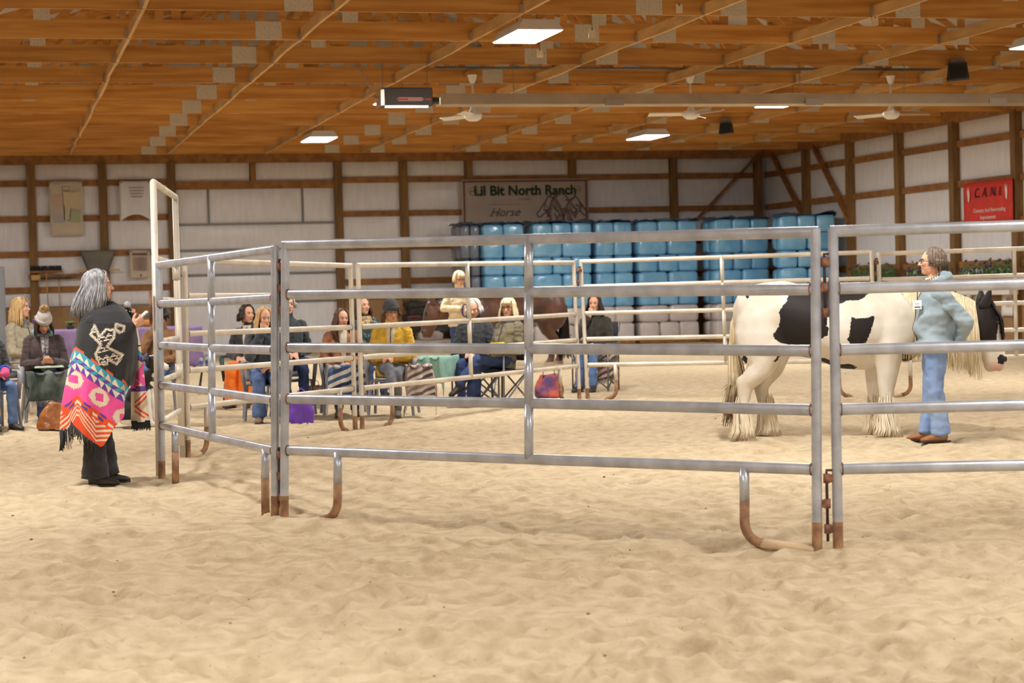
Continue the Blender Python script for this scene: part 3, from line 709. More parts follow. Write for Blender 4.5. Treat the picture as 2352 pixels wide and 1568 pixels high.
def make_horse(name, label, loc, rz, coat, hair1, hair2, pinto, shape):
    root = empty(name, loc, rz); tag(root, label, 'horse')
    me = shape.copy() if pinto else shape
    if pinto:
        n = len(me.vertices); co = np.empty(n*3); me.vertices.foreach_get('co', co); co = co.reshape(-1,3)
        P = co[:, [0,2]]; d = np.full(n, -1.)
        for q in PATCH: d = np.maximum(d, poly_sd(P, [hxz(*CR(*c)) for c in q]))
        a = me.attributes.new('patch', 'FLOAT', 'POINT'); a.data.foreach_set('value', d)
        k = np.exp(-(((co[:,0]-2.41)/.09)**2+((co[:,2]-.60)/.07)**2)); a = me.attributes.new('pink', 'FLOAT', 'POINT'); a.data.foreach_set('value', k)
    body = link('body', me, coat, root)
    def hair(nm, fn, m):
        mb = MB(); fn(mb); return mb.build(nm, m, root, smooth=True)
    def tail(mb):
        for i in range(430):
            t = rnd.random(); a = rnd.uniform(-1, 1); yy = a*.085; o = rnd.random()
            x0 = .06+o*.05; L = 1.05+.22*rnd.random()
            if rnd.random() < .3: L *= .75
            sp = rnd.uniform(-.05,.10)
            strand(mb, [(x0+.10,yy*.5,1.36-o*.03),(x0+.0,yy*.8,1.30-o*.04),(x0-.07+sp*.3,yy,1.08),(x0-.09+sp*.5,yy*1.1,.80),(x0-.08+sp,yy*1.1,.5),(x0-.12+sp*1.6,yy*1.2,1.36-L)], rnd.uniform(.006,.012), .002)
    hair('tail', tail, hair1 if not pinto else MATS['tail_hair'])
    def crest(x): return np.interp(x, [1.25,1.4,1.62,1.85,2.03,2.17,2.25], [1.415,1.435,1.41,1.36,1.315,1.255,1.20])
    def mane(lo, hi, n, L0, L1):
        def f(mb):
            for i in range(n):
                x = lo+(hi-lo)*rnd.random(); z = float(crest(x))-.01; L = rnd.uniform(L0, L1); w = float(np.interp(x, [1.3,1.6,2.2], [.21,.16,.12])); s = -1 if rnd.random() < .9 else 1
                dx = rnd.uniform(-.03,.05); o = rnd.uniform(.005,.03)
                strand(mb, [(x,0,z-.01),(x+dx*.2,s*(.05+o),z+.012),(x+dx*.4,s*(w*.75+o),z-.10),(x+dx*.7,s*(w+o+.01),z-.26),(x+dx,s*(w+o+.015),z-L*.8),(x+dx*1.2,s*(w+o),z-L)], rnd.uniform(.0045,.008), .0018)
        return f
    if pinto:
        hair('mane', mane(1.50, 2.22, 1150, .40, .72), hair1); hair('mane', mane(1.24, 1.50, 70, .22, .48), hair2)
        def fl(mb):
            for i in range(46):
                y = rnd.uniform(-.07,.05); z = 1.21+rnd.uniform(-.02,.02); L = rnd.uniform(.24,.42)
                strand(mb, [(2.27,y*.6,z+.02),(2.38,y,z),(2.45,y*1.2,z-.12),(2.475,y*1.3,z-L*.7),(2.47+rnd.uniform(-.02,.02),y*1.3,z-L)], .012, .003)
        hair('forelock', fl, hair2)
        def feather(cx, cy, hx):
            def f(mb):
                for i in range(190):
                    a = rnd.uniform(0, 2*math.pi); r = .055+.015*rnd.random(); z0 = .12+.26*rnd.random()**1.4; b = 1.0 if math.cos(a) < 0 else .8
                    ca, sa = math.cos(a), math.sin(a); R = rnd.uniform(.095,.155)*b
                    q_ = rnd.uniform(.005,.009); mb.tube([(cx+(r-.012)*ca,cy+(r-.012)*sa,z0+.03),(cx+r*ca,cy+r*sa,z0),(cx+(r+.015)*ca,cy+(r+.015)*sa,z0*.7+.02),(lerp(cx,hx,.7)+R*.8*ca,cy+R*.78*sa,.07),(hx+R*ca-.02,cy+R*sa,.010)], [.001,q_*.6,q_,q_*.9,.0015], 5)
            return f
        for cx, cy, hx in ((.065,-.17,.085),(.295,.17,.33),(1.395,-.17,1.435),(1.305,.17,1.345)): hair('leg_feathering', feather(cx, cy, hx), MATS['feather_hair'])
        def beard(mb):
            for i in range(60):
                x = rnd.uniform(1.80,2.16); L = rnd.uniform(.05,.14); strand(mb, [(x,rnd.uniform(-.05,.02),.93-.12*(x<1.9)),(x+.005,rnd.uniform(-.05,.02),.88-L*.4),(x,rnd.uniform(-.05,.02),.86-L)], .006, .002)
    else:
        hair('mane', mane(1.4, 2.2, 160, .15, .3), hair2)
    for s, rot in ((-1, .12), (1, -.35)):                                    # ears
        mb = MB(); rings = []
        for t in (0,.2,.45,.7,.9,1):
            w = .052*math.sin(math.pi*min(.5+.5*t,1))*1.0+.004; w = np.interp(t, [0,.2,.45,.7,.9,1], [.045,.056,.045,.027,.012,.003])
            c = Vector((2.30+.07*t+(.0 if s < 0 else -.07*t), s*(.075+.03*t), 1.16+.20*t)); rings.append((c, (w,0,0), (0,w*.45,0)))
        mb.loft(rings, 12); mb.build('ear', MATS['horse_black'] if pinto else coat, root, smooth=True)
        MB().ell((2.425,s*.085,1.03), (.02,.014,.02)).build('eye', MATS['eye_dark'], root, smooth=True)
        MB().ell((2.492,s*.062,.69), (.016,.011,.026)).build('nostril', MATS['horse_black'], root, smooth=True)
    mh = MATS['hoof']
    for hx, y in ((.10,-.17),(.345,.17),(1.45,-.17),(1.36,.17)):
        MB().loft([((hx+.0,y,-.02),(.10,0,0),(0,.092,0)),((hx-.012,y,.06),(.083,0,0),(0,.077,0))], 16).build('hoof', mh, root, smooth=True, angle=40)
    return root
mat('eye_dark', (.012,.008,.006), .1); mat('hoof', S(170,150,120), .7); mat('horse_black', S(26,21,21), .6)
def coat_mat():
    m = bpy.data.materials.new('pinto_coat'); m.use_nodes = True; N = m.node_tree.nodes; L = m.node_tree.links; b = N['Principled BSDF']
    at = N.new('ShaderNodeAttribute'); at.attribute_name = 'patch'; pk = N.new('ShaderNodeAttribute'); pk.attribute_name = 'pink'
    tc = N.new('ShaderNodeTexCoord'); n1 = N.new('ShaderNodeTexNoise'); n1.inputs['Scale'].default_value = 38; n1.inputs['Detail'].default_value = 3; L.new(tc.outputs['Object'], n1.inputs['Vector'])
    mr = N.new('ShaderNodeMath'); mr.operation = 'MULTIPLY_ADD'; mr.inputs[1].default_value = .034; mr.inputs[2].default_value = -.017; L.new(n1.outputs['Fac'], mr.inputs[0])
    ad = N.new('ShaderNodeMath'); ad.operation = 'ADD'; L.new(at.outputs['Fac'], ad.inputs[0]); L.new(mr.outputs[0], ad.inputs[1])
    st = N.new('ShaderNodeMapRange'); st.inputs['From Min'].default_value = -.002; st.inputs['From Max'].default_value = .004; L.new(ad.outputs[0], st.inputs[0])
    n2 = N.new('ShaderNodeTexNoise'); n2.inputs['Scale'].default_value = 3.5; L.new(tc.outputs['Object'], n2.inputs['Vector'])
    cw = N.new('ShaderNodeValToRGB'); cw.color_ramp.elements[0].color = (*S(206,193,172),1); cw.color_ramp.elements[1].color = (*S(225,218,205),1); cw.color_ramp.elements[0].position=.35; cw.color_ramp.elements[1].position=.6; L.new(n2.outputs['Fac'], cw.inputs[0])
    mp = N.new('ShaderNodeMix'); mp.data_type = 'RGBA'; mp.inputs[7].default_value = (*S(214,168,146),1); L.new(pk.outputs['Fac'], mp.inputs[0]); L.new(cw.outputs[0], mp.inputs[6])
    cb = N.new('ShaderNodeValToRGB'); cb.color_ramp.elements[0].color = (*S(18,14,14),1); cb.color_ramp.elements[1].color = (*S(38,30,28),1); L.new(n2.outputs['Fac'], cb.inputs[0])
    mx = N.new('ShaderNodeMix'); mx.data_type = 'RGBA'; L.new(st.outputs[0], mx.inputs[0]); L.new(mp.outputs[2], mx.inputs[6]); L.new(cb.outputs[0], mx.inputs[7]); L.new(mx.outputs[2], b.inputs['Base Color'])
    b.inputs['Roughness'].default_value = .6; b.inputs['Sheen Weight'].default_value = .04; b.inputs['Specular IOR Level'].default_value = .3
    n3 = N.new('ShaderNodeTexNoise'); n3.inputs['Scale'].default_value = 90; L.new(tc.outputs['Object'], n3.inputs['Vector'])
    bp = N.new('ShaderNodeBump'); bp.inputs['Strength'].default_value = .25; bp.inputs['Distance'].default_value = .01; L.new(n3.outputs['Fac'], bp.inputs['Height']); L.new(bp.outputs[0], b.inputs['Normal'])
    return m
hs = horse_shape()
mTail = hair_mat('tail_hair', S(238,226,198), S(206,186,146))
def _tail_tip():      # the tail's lower end is stained brown and black hair
    nt = mTail.node_tree; N = nt.nodes; L = nt.links; b = N['Principled BSDF']; src = b.inputs['Base Color'].links[0].from_socket
    tc = N.new('ShaderNodeTexCoord'); sp = N.new('ShaderNodeSeparateXYZ'); L.new(tc.outputs['Object'], sp.inputs[0])
    n = N.new('ShaderNodeTexNoise'); n.inputs['Scale'].default_value = 26; L.new(tc.outputs['Object'], n.inputs['Vector'])
    ma = N.new('ShaderNodeMath'); ma.operation = 'MULTIPLY_ADD'; ma.inputs[1].default_value = .55; L.new(n.outputs['Fac'], ma.inputs[0]); L.new(sp.outputs['Z'], ma.inputs[2])
    cr = N.new('ShaderNodeValToRGB'); e = cr.color_ramp.elements; e[0].position = .42; e[0].color = (0,0,0,1); e[1].position = .95; e[1].color = (1,1,1,1); L.new(ma.outputs[0], cr.inputs[0])
    mx = N.new('ShaderNodeMix'); mx.data_type = 'RGBA'; mx.inputs[6].default_value = (*S(120,94,66),1); L.new(cr.outputs[0], mx.inputs[0]); L.new(src, mx.inputs[7]); L.new(mx.outputs[2], b.inputs['Base Color'])
_tail_tip()
hair_mat('feather_hair', S(240,230,208), S(214,194,158))
hp = G(1690, 1008); hp = G(1690, 1004)
pinto = make_horse('horse', 'black and white pinto horse with feathered legs standing in the pen', hp, face_dir(hp+Vector((1,0,0)), 92), coat_mat(),
                   hair_mat('white_mane', S(244,232,202), S(216,196,152)), hair_mat('black_mane', S(34,27,27), S(18,14,14)), True, hs)
mBrown = mat('brown_coat', S(92,52,28), .45, var=.25, vscale=3, col2=S(60,34,20), sheen=.2)
bh = G(1300, 836)
brown = make_horse('horse', 'brown horse standing behind the woman in the cream sweater', bh, face_dir(bh, -76), mBrown, hair_mat('dark_tail', S(52,36,28), S(28,20,16)), hair_mat('dark_mane', S(52,34,24), S(30,20,14)), False, hs)
brown.scale = (1.08,1.08,.99)

def make_dog(loc, rz):
    root = empty('dog', loc, rz); tag(root, 'black and white long-haired dog sitting behind the colourful poncho', 'dog')
    B = MB(); B.loft([((-.20,0,.14),(.10,0,.03),(0,.13,0)),((-.16,0,.26),(.15,0,.05),(0,.15,0)),((-.03,0,.42),(.15,0,.06),(0,.14,0)),((.08,0,.55),(.11,0,.05),(0,.11,0)),((.12,0,.64),(.08,0,.03),(0,.08,0))], 16)
    B.ell((.17,0,.72), (.095,.085,.085)); B.cap((.22,0,.70), (.33,0,.66), .052, .034)
    for s in (-1,1):
        B.cap((.10,s*.07,.42), (.13,s*.07,.04), .055, .036); B.ell((.16,s*.07,.025), (.055,.038,.03))
        B.ell((-.10,s*.12,.16), (.16,.07,.14)); B.cap((-.02,s*.13,.06), (.10,s*.14,.03), .05, .035)
    me = remesh(B, .012, 5, disp=(.012, 14, (1,1,.5), 3)); n = len(me.vertices); co = np.empty(n*3); me.vertices.foreach_get('co', co); co = co.reshape(-1,3)
    wht = (co[:,0] > .17-.35*(.5-co[:,2]).clip(-.3,.3)+.03*np.sin(co[:,2]*30)) | (np.abs(co[:,1]) < .03) & (co[:,2] > .68) | (co[:,2] < .08)
    a = me.attributes.new('coat', 'FLOAT_COLOR', 'POINT'); c = np.where(wht[:,None], np.array([*S(238,232,222),1]), np.array([*S(30,27,27),1])); a.data.foreach_set('color', c.ravel())
    link('body', me, attr_mat('dog_coat', 'coat', .7, .5, 60), root)
    for s in (-1,1):
        MB().loft([((.13,s*.06,.77),(.035,0,0),(0,.014,0)),((.12,s*.10,.80),(.035,0,0),(0,.012,0)),((.13,s*.125,.745),(.028,0,0),(0,.01,0)),((.14,s*.13,.70),(.008,0,0),(0,.006,0))], 10).build('ear', MATS['horse_black'], root, smooth=True)
        MB().ell((.245,s*.036,.745), .011).build('eye', MATS['eye_dark'], root, smooth=True)
    MB().ell((.362,0,.672), (.016,.02,.014)).build('nose', MATS['eye_dark'], root, smooth=True)
    mb = MB(); rr = random.Random(2)
    for i in range(60):
        a = rr.uniform(-.5,.5); strand(mb, [(-.22,0,.12),(-.34,a*.15,.06),(-.50,a*.3,.02+.02*rr.random())], .018, .004)
    mb.build('tail', MATS['horse_black'], root, smooth=True)
dg = G(322, 978); make_dog(dg, face_dir(dg, 75))
# ------------------------------------------------------------------ people
mat('skin', S(226,172,142), .5, var=.06, vscale=12, spec=.3)
mat('skin_tan', S(206,150,118), .5, var=.06, vscale=12, spec=.3)
mat('lips', S(178,96,88), .45); mat('eye_white', S(225,220,212), .2); mat('brow', S(110,84,66), .7)
mat('glass_frame', S(34,30,30), .3); mat('lens', (.9,.95,.95), .05, alpha=.25)
V = Vector
def rotz(a): return Matrix.Rotation(a, 3, 'Z')
def fabric(name, c, c2=None, rough=.85, sheen=.15, vs=18, bump=.25): return mat(name, c, rough, var=.12, vscale=vs, col2=c2, sheen=sheen, bump=bump, bscale=26)
mJean = mat('denim', S(98,124,166), .85, var=.25, vscale=9, col2=S(72,98,144), bump=.15, bscale=60)
mJeanL = mat('light_denim', S(142,166,206), .85, var=.25, vscale=5, stretch=(1,1,.4), col2=S(112,138,184), bump=.15, bscale=60)
mJeanD = mat('dark_denim', S(52,72,116), .85, var=.25, vscale=9, col2=S(38,54,92))
mShoeB = mat('dark_leather', S(52,46,42), .5); mShoeT = mat('brown_leather', S(150,98,58), .55, var=.2, vscale=10); mShoeO = mat('olive_boot', S(92,88,72), .6)
mBlackF = fabric('black_cloth', S(40,39,40)); mSole = mat('sole', S(60,52,46), .8)

def head_frame(c, yaw, pitch, roll=0):
    return Matrix.Translation(c) @ Matrix.Rotation(yaw, 4, 'Z') @ Matrix.Rotation(pitch, 4, 'Y') @ Matrix.Rotation(roll, 4, 'X')
def head_into(B, HM, ears=True):
    R = HM.to_3x3(); T = lambda *p: HM @ V(p)
    E = lambda p, r: B.ell(T(*p), r, R)
    E((-.014,0,.030), (.100,.077,.088)); E((.020,0,-.022), (.070,.062,.090)); E((.050,0,-.086), (.034,.034,.026))
    E((.005,.030,-.058), (.05,.032,.045)); E((.005,-.030,-.058), (.05,.032,.045))
    B.cap(T(.082,0,.012), T(.106,0,-.022), .009, .0125); E((.098,.010,-.027), (.012,.009,.008)); E((.098,-.010,-.027), (.012,.009,.008))
    E((.074,0,.030), (.016,.046,.011)); E((.066,.034,-.018), (.022,.022,.020)); E((.066,-.034,-.018), (.022,.022,.020))
    E((.083,0,-.057), (.012,.022,.011))
    if ears:
        for s in (-1, 1): E((-.008,s*.079,-.002), (.018,.010,.031))
    B.cap(T(-.022,0,-.06), T(-.035,0,-.16), .056, .058)
def hand_into(B, wrist, d, n, side, curl=.5, s=1.0):
    """palm and five fingers; d = direction of fingers, n = palm normal (palm side), side = towards the thumb"""
    d = V(d).normalized(); n = V(n); n = (n-d*n.dot(d)).normalized(); t = d.cross(n).normalized()
    if t.dot(V(side)) < 0: t = -t
    w = V(wrist)
    B.cap(w-d*.03, w+d*.02, .027*s, .027*s)
    for k in (-1, 0, 1): B.cap(w+d*.02*s+t*k*.016*s, w+d*.085*s+t*k*.023*s, .017*s, .014*s)
    L = (.058,.072,.078,.070)
    for i in range(4):
        o = (-.033+i*.0215)*s; L_ = L[i]*s; p0 = w+d*.088*s+t*o; a = curl
        d1 = d*math.cos(a)+n*math.sin(a); p1 = p0+d1*L_*.5; d2 = d*math.cos(a*2.1)+n*math.sin(a*2.1); p2 = p1+d2*L_*.5
        B.chain([p0, p1, p2], [.0092*s, .0085*s, .0070*s], 8)
    q0 = w+d*.028*s+t*.028*s; q1 = q0+(d*.6+t*.6+n*.35).normalized()*.042*s; q2 = q1+(d*.85+t*.15+n*.45*(curl+.3)).normalized()*.036*s
    B.chain([q0, q1, q2], [.014*s, .011*s, .0085*s], 8)
def face_parts(body, HM, iris=S(70,50,36), brow='brow', lips='lips', glasses=None):
    def put(nm, m, fn):
        mb = MB(); fn(mb); o = mb.build(nm, m, body, smooth=True); return o
    R = HM.to_3x3(); T = lambda *p: HM @ V(p)
    for s in (-1, 1):
        e = put('eye', MATS['eye_white'], lambda b: b.ell(T(.0755,s*.031,.008), (.0115,.0145,.0095), R))
        ii = put('iris', mat('iris_%d' % int(iris[0]*1000), iris, .2), lambda b: b.ell(T(.0855,s*.031,.008), (.0035,.0065,.0068), R)); 
        ii.parent = body
        put('eyebrow', MATS[brow], lambda b: b.cap(T(.0885,s*.016,.030), T(.0795,s*.048,.031), .0038, .0025, 6))
        put('eyelid', MATS['brow'], lambda b: b.cap(T(.0868,s*.018,.0155), T(.0795,s*.044,.0145), .0022, .0018, 6))
    put('lips', MATS[lips], lambda b: (b.ell(T(.0915,0,-.0525), (.006,.021,.0045), R), b.ell(T(.0905,0,-.0605), (.006,.017,.0048), R)))
    if glasses:
        def g(b):
            for s in (-1, 1):
                pts = []
                for k in range(14):
                    a = 2*math.pi*k/14; pts.append(T(.099-.006*abs(math.cos(a)), s*.033+.0255*math.copysign(abs(math.cos(a))**.6, math.cos(a)), .004+.018*math.copysign(abs(math.sin(a))**.6, math.sin(a))))
                b.tube(pts, .0022, 6, closed=True); b.tube([T(.092,s*.060,.010), T(.02,s*.082,.010), T(-.01,s*.086,.004)], .0022, 6)
            b.tube([T(.103,-.009,.008), T(.103,.009,.008)], .0022, 6)
        o = put('glasses', MATS[glasses], g)

def scalp(HM, az, el, k=1.0):
    p = V((-.016+.107*k*math.cos(el)*math.cos(az), .088*k*math.cos(el)*math.sin(az), .032+.098*k*math.sin(el))); return HM @ p
def hair_locks(body, HM, m, length, n=150, spread=.03, fringe=False, r=.0085, az_min=58, seed=0, down=V((0,0,-1)), wave=.0, part=0.0, k=1.0, front_len=None, front=True):
    rr = random.Random(seed); B = MB()
    # cap close to the scalp
    C = MB(); C.ell(HM @ V((-.034,0,.038)), (.100*k,.0895*k,.096*k), HM.to_3x3()); 
    for i in range(n):
        sgn = 1 if rr.random() < .5 else -1
        az = math.radians(rr.uniform(az_min, 180))*sgn; front = abs(math.degrees(az)) < az_min+28
        el_end = rr.uniform(-.35, -.05); pts = []
        top = rr.uniform(1.0, 1.5)
        for j in range(4):
            t = j/3; el = lerp(top, el_end, t); a2 = az if t > .3 else az*(.8+.2*t/.3)
            pts.append(scalp(HM, a2, el, (1.0+.05*rr.random())*k))
        L = (front_len if (front and front_len) else length)*rr.uniform(.82, 1.0); e = pts[-1]
        out = (e-(HM @ V((-.016,0,-.02)))); out.z = 0; out = out.normalized() if out.length > 1e-4 else V((0,0,0))
        ph = rr.uniform(0, 6.28)
        if L > .02:
            for j in range(1, 5):
                t = j/4; w = wave*math.sin(ph+t*9)
                pts.append(e+down*(L*t)+out*(spread*math.sin(t*1.9)+w)+V((rr.uniform(-.006,.006), rr.uniform(-.006,.006), 0)))
        strand(B, pts, r*rr.uniform(.9,1.3), r*.35, 6)
    if fringe:
        for i in range(34):
            y = rr.uniform(-.06,.06); L = rr.uniform(.055,.085)
            strand(B, [HM @ V((.02,y*.5,.128)), HM @ V((.068,y*.8,.105)), HM @ V((.094,y,.075)), HM @ V((.099,y*1.05,.100-L*.7))], r*.9, r*.4, 6)
    elif front:
        for i in range(46):
            s = 1 if rr.random() < .5 else -1; z = rr.uniform(.02,.09)
            strand(B, [HM @ V((.035,part+s*.004,.128)), HM @ V((.062,s*.035,.112)), HM @ V((.070,s*(.062+.01*rr.random()),.065)), HM @ V((.035,s*.088,.0)), HM @ V((.012,s*.092,-.03-.04*rr.random()))], r, r*.6, 6)
    B.v += C.v; o = B.n; B.f += [tuple(i+o for i in f) for f in C.f]; B.n += C.n
    return B.build('hair', m, body, smooth=True)
def beanie(body, HM, m, pom=None, cuff=True, h=1.0):
    R = HM.to_3x3(); B = MB()
    prof = [(.000,.150*h),(.035,.146*h),(.070,.128*h),(.094,.095*h),(.106,.055),(.108,.025),(.106,.012)]
    rings = [((HM @ V((-.014,0,z+.020))), R @ V((max(r,.003)*1.0,0,0)), R @ V((0,max(r,.003)*.86,0))) for r, z in reversed(prof)]
    B.loft(rings, 24); o = B.build('knit_hat', m, body, smooth=True)
    if cuff:
        C = MB(); C.loft([(HM @ V((-.012,0,z+.022)), R @ V((r,0,-.004)), R @ V((0,r*.87,0))) for r, z in ((.105,.012),(.1125,.018),(.1135,.055),(.107,.064))], 24); C.build('hat_cuff', m, o, smooth=True)
    if pom:
        P = MB(); rr = random.Random(4); c = HM @ V((-.03,0,.165*h))
        P.ell(c, .034); 
        for i in range(420):
            d = V((rr.gauss(0,1), rr.gauss(0,1), rr.gauss(0,1))).normalized(); strand(P, [c, c+d*.035, c+d*(.058+.01*rr.random())+V((0,0,-.004))], .006, .002, 5)
        P.build('pom_pom', pom, o, smooth=True)

def lofted_torso(B, pel, chest, neck, yaw, W, D, hem=None, flare=1.0, belly=0.0):
    """clothed trunk between pelvis and neck"""
    pel, chest, neck = V(pel), V(chest), V(neck); f = V((math.cos(yaw), math.sin(yaw), 0)); l = V((-math.sin(yaw), math.cos(yaw), 0))
    hem = V(hem) if hem is not None else pel-V((0,0,.10))
    ax = (neck-pel).normalized(); fw = (f-ax*f.dot(ax)).normalized()
    rings = [(hem, fw*D*1.06*flare, l*W*1.0*flare), (pel, fw*D*1.08, l*W*1.0), (lerp(pel,chest,.45)+fw*belly*.5, fw*(D*1.0+belly), l*W*.93), (lerp(pel,chest,.8)+fw*belly*.2, fw*(D*1.05+belly*.3), l*W*1.0),
             (lerp(chest,neck,.15), fw*D*1.04, l*W*1.06), (lerp(chest,neck,.55), fw*D*.84, l*W*1.02), (lerp(chest,neck,.86), fw*D*.56, l*W*.62), (neck+ax*.015, fw*.068, l*.072)]
    B.loft(rings, 22)

from mathutils.bvhtree import BVHTree
def front_strip(me, pel, neck, f, l, t0, t1, w0, w1, m, name, parent, off=.004, shift=0.0):
    """a strip of cloth lying on the chest from t0 (neck) to t1 (towards the hem)"""
    bv = BVHTree.FromPolygons([v.co.copy() for v in me.vertices], [tuple(p.vertices) for p in me.polygons]); rows = []
    for i in range(15):
        t = lerp(t0, t1, i/14); c = lerp(neck, pel, t); w = lerp(w0, w1, i/14); row = []
        for k in (-1, -.5, 0, .5, 1):
            h = bv.ray_cast(c+l*(k*w+shift)+f*.6, -f, 1.2)
            row.append((h[0]+h[1]*off) if h[0] is not None else None)
        if all(q is not None for q in row): rows.append(row)
    if len(rows) < 4: return
    mb = MB(); mb.add([tuple(q) for r_ in rows for q in r_], [(j*5+i, j*5+i+1, (j+1)*5+i+1, (j+1)*5+i) for j in range(len(rows)-1) for i in range(4)])
    return mb.build(name, m, parent, smooth=True, solid=.004)
def person(name_label, loc, rz, P, C, scale=1.0, vox=.0085, group='people watching from chairs'):
    """P: joints in metres (local, +X forward, +Y left); C: clothing"""
    root = empty('person', loc, rz); root.scale = (scale,)*3
    tag(root, name_label, 'person', group)
    yaw = P.get('yaw', 0.0); l = V((-math.sin(yaw), math.cos(yaw), 0)); f = V((math.cos(yaw), math.sin(yaw), 0))
    pel, chest, neck = V(P['pel']), V(P['chest']), V(P['neck'])
    HM = head_frame(V(P['head']), *P['look'])
    sh = {s: lerp(chest,neck,.58)+l*s*P.get('shw', .165)-V((0,0,.005)) for s in (1,-1)}
    el = {1: V(P['elL']), -1: V(P['elR'])}; wr = {1: V(P['wrL']), -1: V(P['wrR'])}
    hip = {s: pel+l*s*.09 for s in (1,-1)}; kn = {1: V(P['knL']), -1: V(P['knR'])}; an = {1: V(P['anL']), -1: V(P['anR'])}
    B = MB(); head_into(B, HM, C.get('ears', True))
    B.cap(HM @ V((-.03,0,-.10)), neck, .055, .06)
    lofted_torso(B, pel, chest, neck, yaw, .135, .09)
    for s in (1,-1):
        B.chain([sh[s], el[s], wr[s]], [.042,.034,.025]); B.chain([hip[s], kn[s], an[s]], [.065,.048,.036])
        B.cap(an[s]-V((0,0,.015)), an[s]+V(P.get('ftL' if s > 0 else 'ftR', f))*.11-V((0,0,.05)), .032, .018)
        hd = P.get('hdL' if s > 0 else 'hdR')
        if hd is None: hd = ((wr[s]-el[s]), V((0,0,-1))+l*(-s)*.3, f+V((0,0,.6)), .5)
        hand_into(B, wr[s], *hd)
    body = link('body', remesh(B, vox, 3), MATS[C.get('skin','skin')], root)
    face_parts(body, HM, glasses=C.get('glasses'), brow=C.get('brow','brow'), iris=C.get('iris', S(66,50,40)))
    # top
    if 'top' in C:
        B = MB(); t = C.get('thick', .02)
        lofted_torso(B, pel, chest, neck, yaw, C.get('W',.165)+t*.5, C.get('D',.115)+t*.5, hem=C.get('hem'), flare=C.get('flare',1.0), belly=C.get('belly',0.0))
        if C.get('collar', 1): B.cap(neck-V((0,0,.03)), neck+V((0,0,.03))+(HM @ V((-.03,0,-.10))-neck)*.3, .085, .078)
        w = C.get('wr', (.011, 11))
        top = link(C.get('topname','jacket'), remesh(B, .013, 5, disp=(w[0], w[1], (1,1,1.6), loc[0]*7)), C['top'], root)
        for s in (1,-1):
            r = C.get('sleeve', .056); e2 = lerp(el[s], wr[s], C.get('cuff', .93)); B2 = MB()
            B2.chain([lerp(sh[s], neck, .12), sh[s], el[s], e2], [r*1.12, r*1.18, r, r*.78]); ax = (e2-el[s]).normalized(); u_, v_ = _frame(ax)
            B2.loft([(e2+ax*.035, u_*r*.80, v_*r*.80), (e2, u_*r*.84, v_*r*.84), (e2-ax*.06, u_*r*.84, v_*r*.84)], 14)
            link('sleeve', remesh(B2, .011, 4, disp=(w[0]*.8, w[1]*1.3, (1,1,2.2), loc[0]*5+s)), C['top'], top)
        if 'shirt' in C: front_strip(top.data, pel, neck, f, l, .0, .75, .055, .02, C['shirt'], 'shirt_front', top, .005)
        if C.get('zip', True) and C.get('topname', 'jacket') == 'jacket': front_strip(top.data, pel, neck, f, l, .04, 1.0, .006, .006, MATS.get('zip_dark') or mat('zip_dark', S(60,62,66), .5), 'zip', top, .007)
        if 'hood' in C:
            H = MB(); c = neck-f*.085+V((0,0,.02)); H.ell(c, (.075,.12,.075), rotz(yaw)); H.ell(c+f*.03+V((0,0,.05)), (.05,.115,.035), rotz(yaw)); H.cap(c+l*.10+f*.02, neck+f*.07+l*.07-V((0,0,.02)), .036, .026); H.cap(c-l*.10+f*.02, neck+f*.07-l*.07-V((0,0,.02)), .036, .026)
            link('hood', remesh(H, .012, 4, disp=(.008, 14, (1,1,1), 2)), C['hood'], top)
        if 'scarf' in C:
            H = MB(); rr = random.Random(int(loc[0]*100) % 97)
            for k in range(3):
                pts = [neck+V((0,0,-.005-.028*k))+(f*math.cos(a)*(.085+.012*k)+l*math.sin(a)*(.095+.01*k))-V((0,0,.035))*(math.cos(a) > 0)*math.cos(a)*(k+.6) for a in [i*math.pi/6 for i in range(12)]]
                H.tube(pts+[pts[0]], .034, 10)
            link('scarf', remesh(H, .012, 4, disp=(.012, 17, (1,1,1), 5)), C['scarf'], top)
    if 'pants' in C:
        B = MB(); r = C.get('leg', (.088,.066,.056)); B.cap(hip[1], hip[-1], .10, .10); B.ell(pel+V((0,0,.0)), (.105,.15,.11), rotz(yaw))
        for s in (1,-1):
            e = lerp(kn[s], an[s], .93); B.chain([hip[s], kn[s], e], [r[0]*1.12, r[1], r[2]])
            b_ = C.get('bell', 1.0); ax = (an[s]-kn[s]).normalized(); u_, v_ = _frame(ax)
            B.loft([(lerp(kn[s],an[s],t), u_*rr_, v_*rr_) for t, rr_ in ((1.04, r[2]*b_*1.02), (1.0, r[2]*b_), (.75, lerp(r[2], r[2]*b_, .6)), (.4, r[2]*.98), (.25, r[2]*.9))], 18)
        link('trousers', remesh(B, .013, 5, disp=(.010, 9, (1,1,1.5), loc[1]*3)), C['pants'], root)
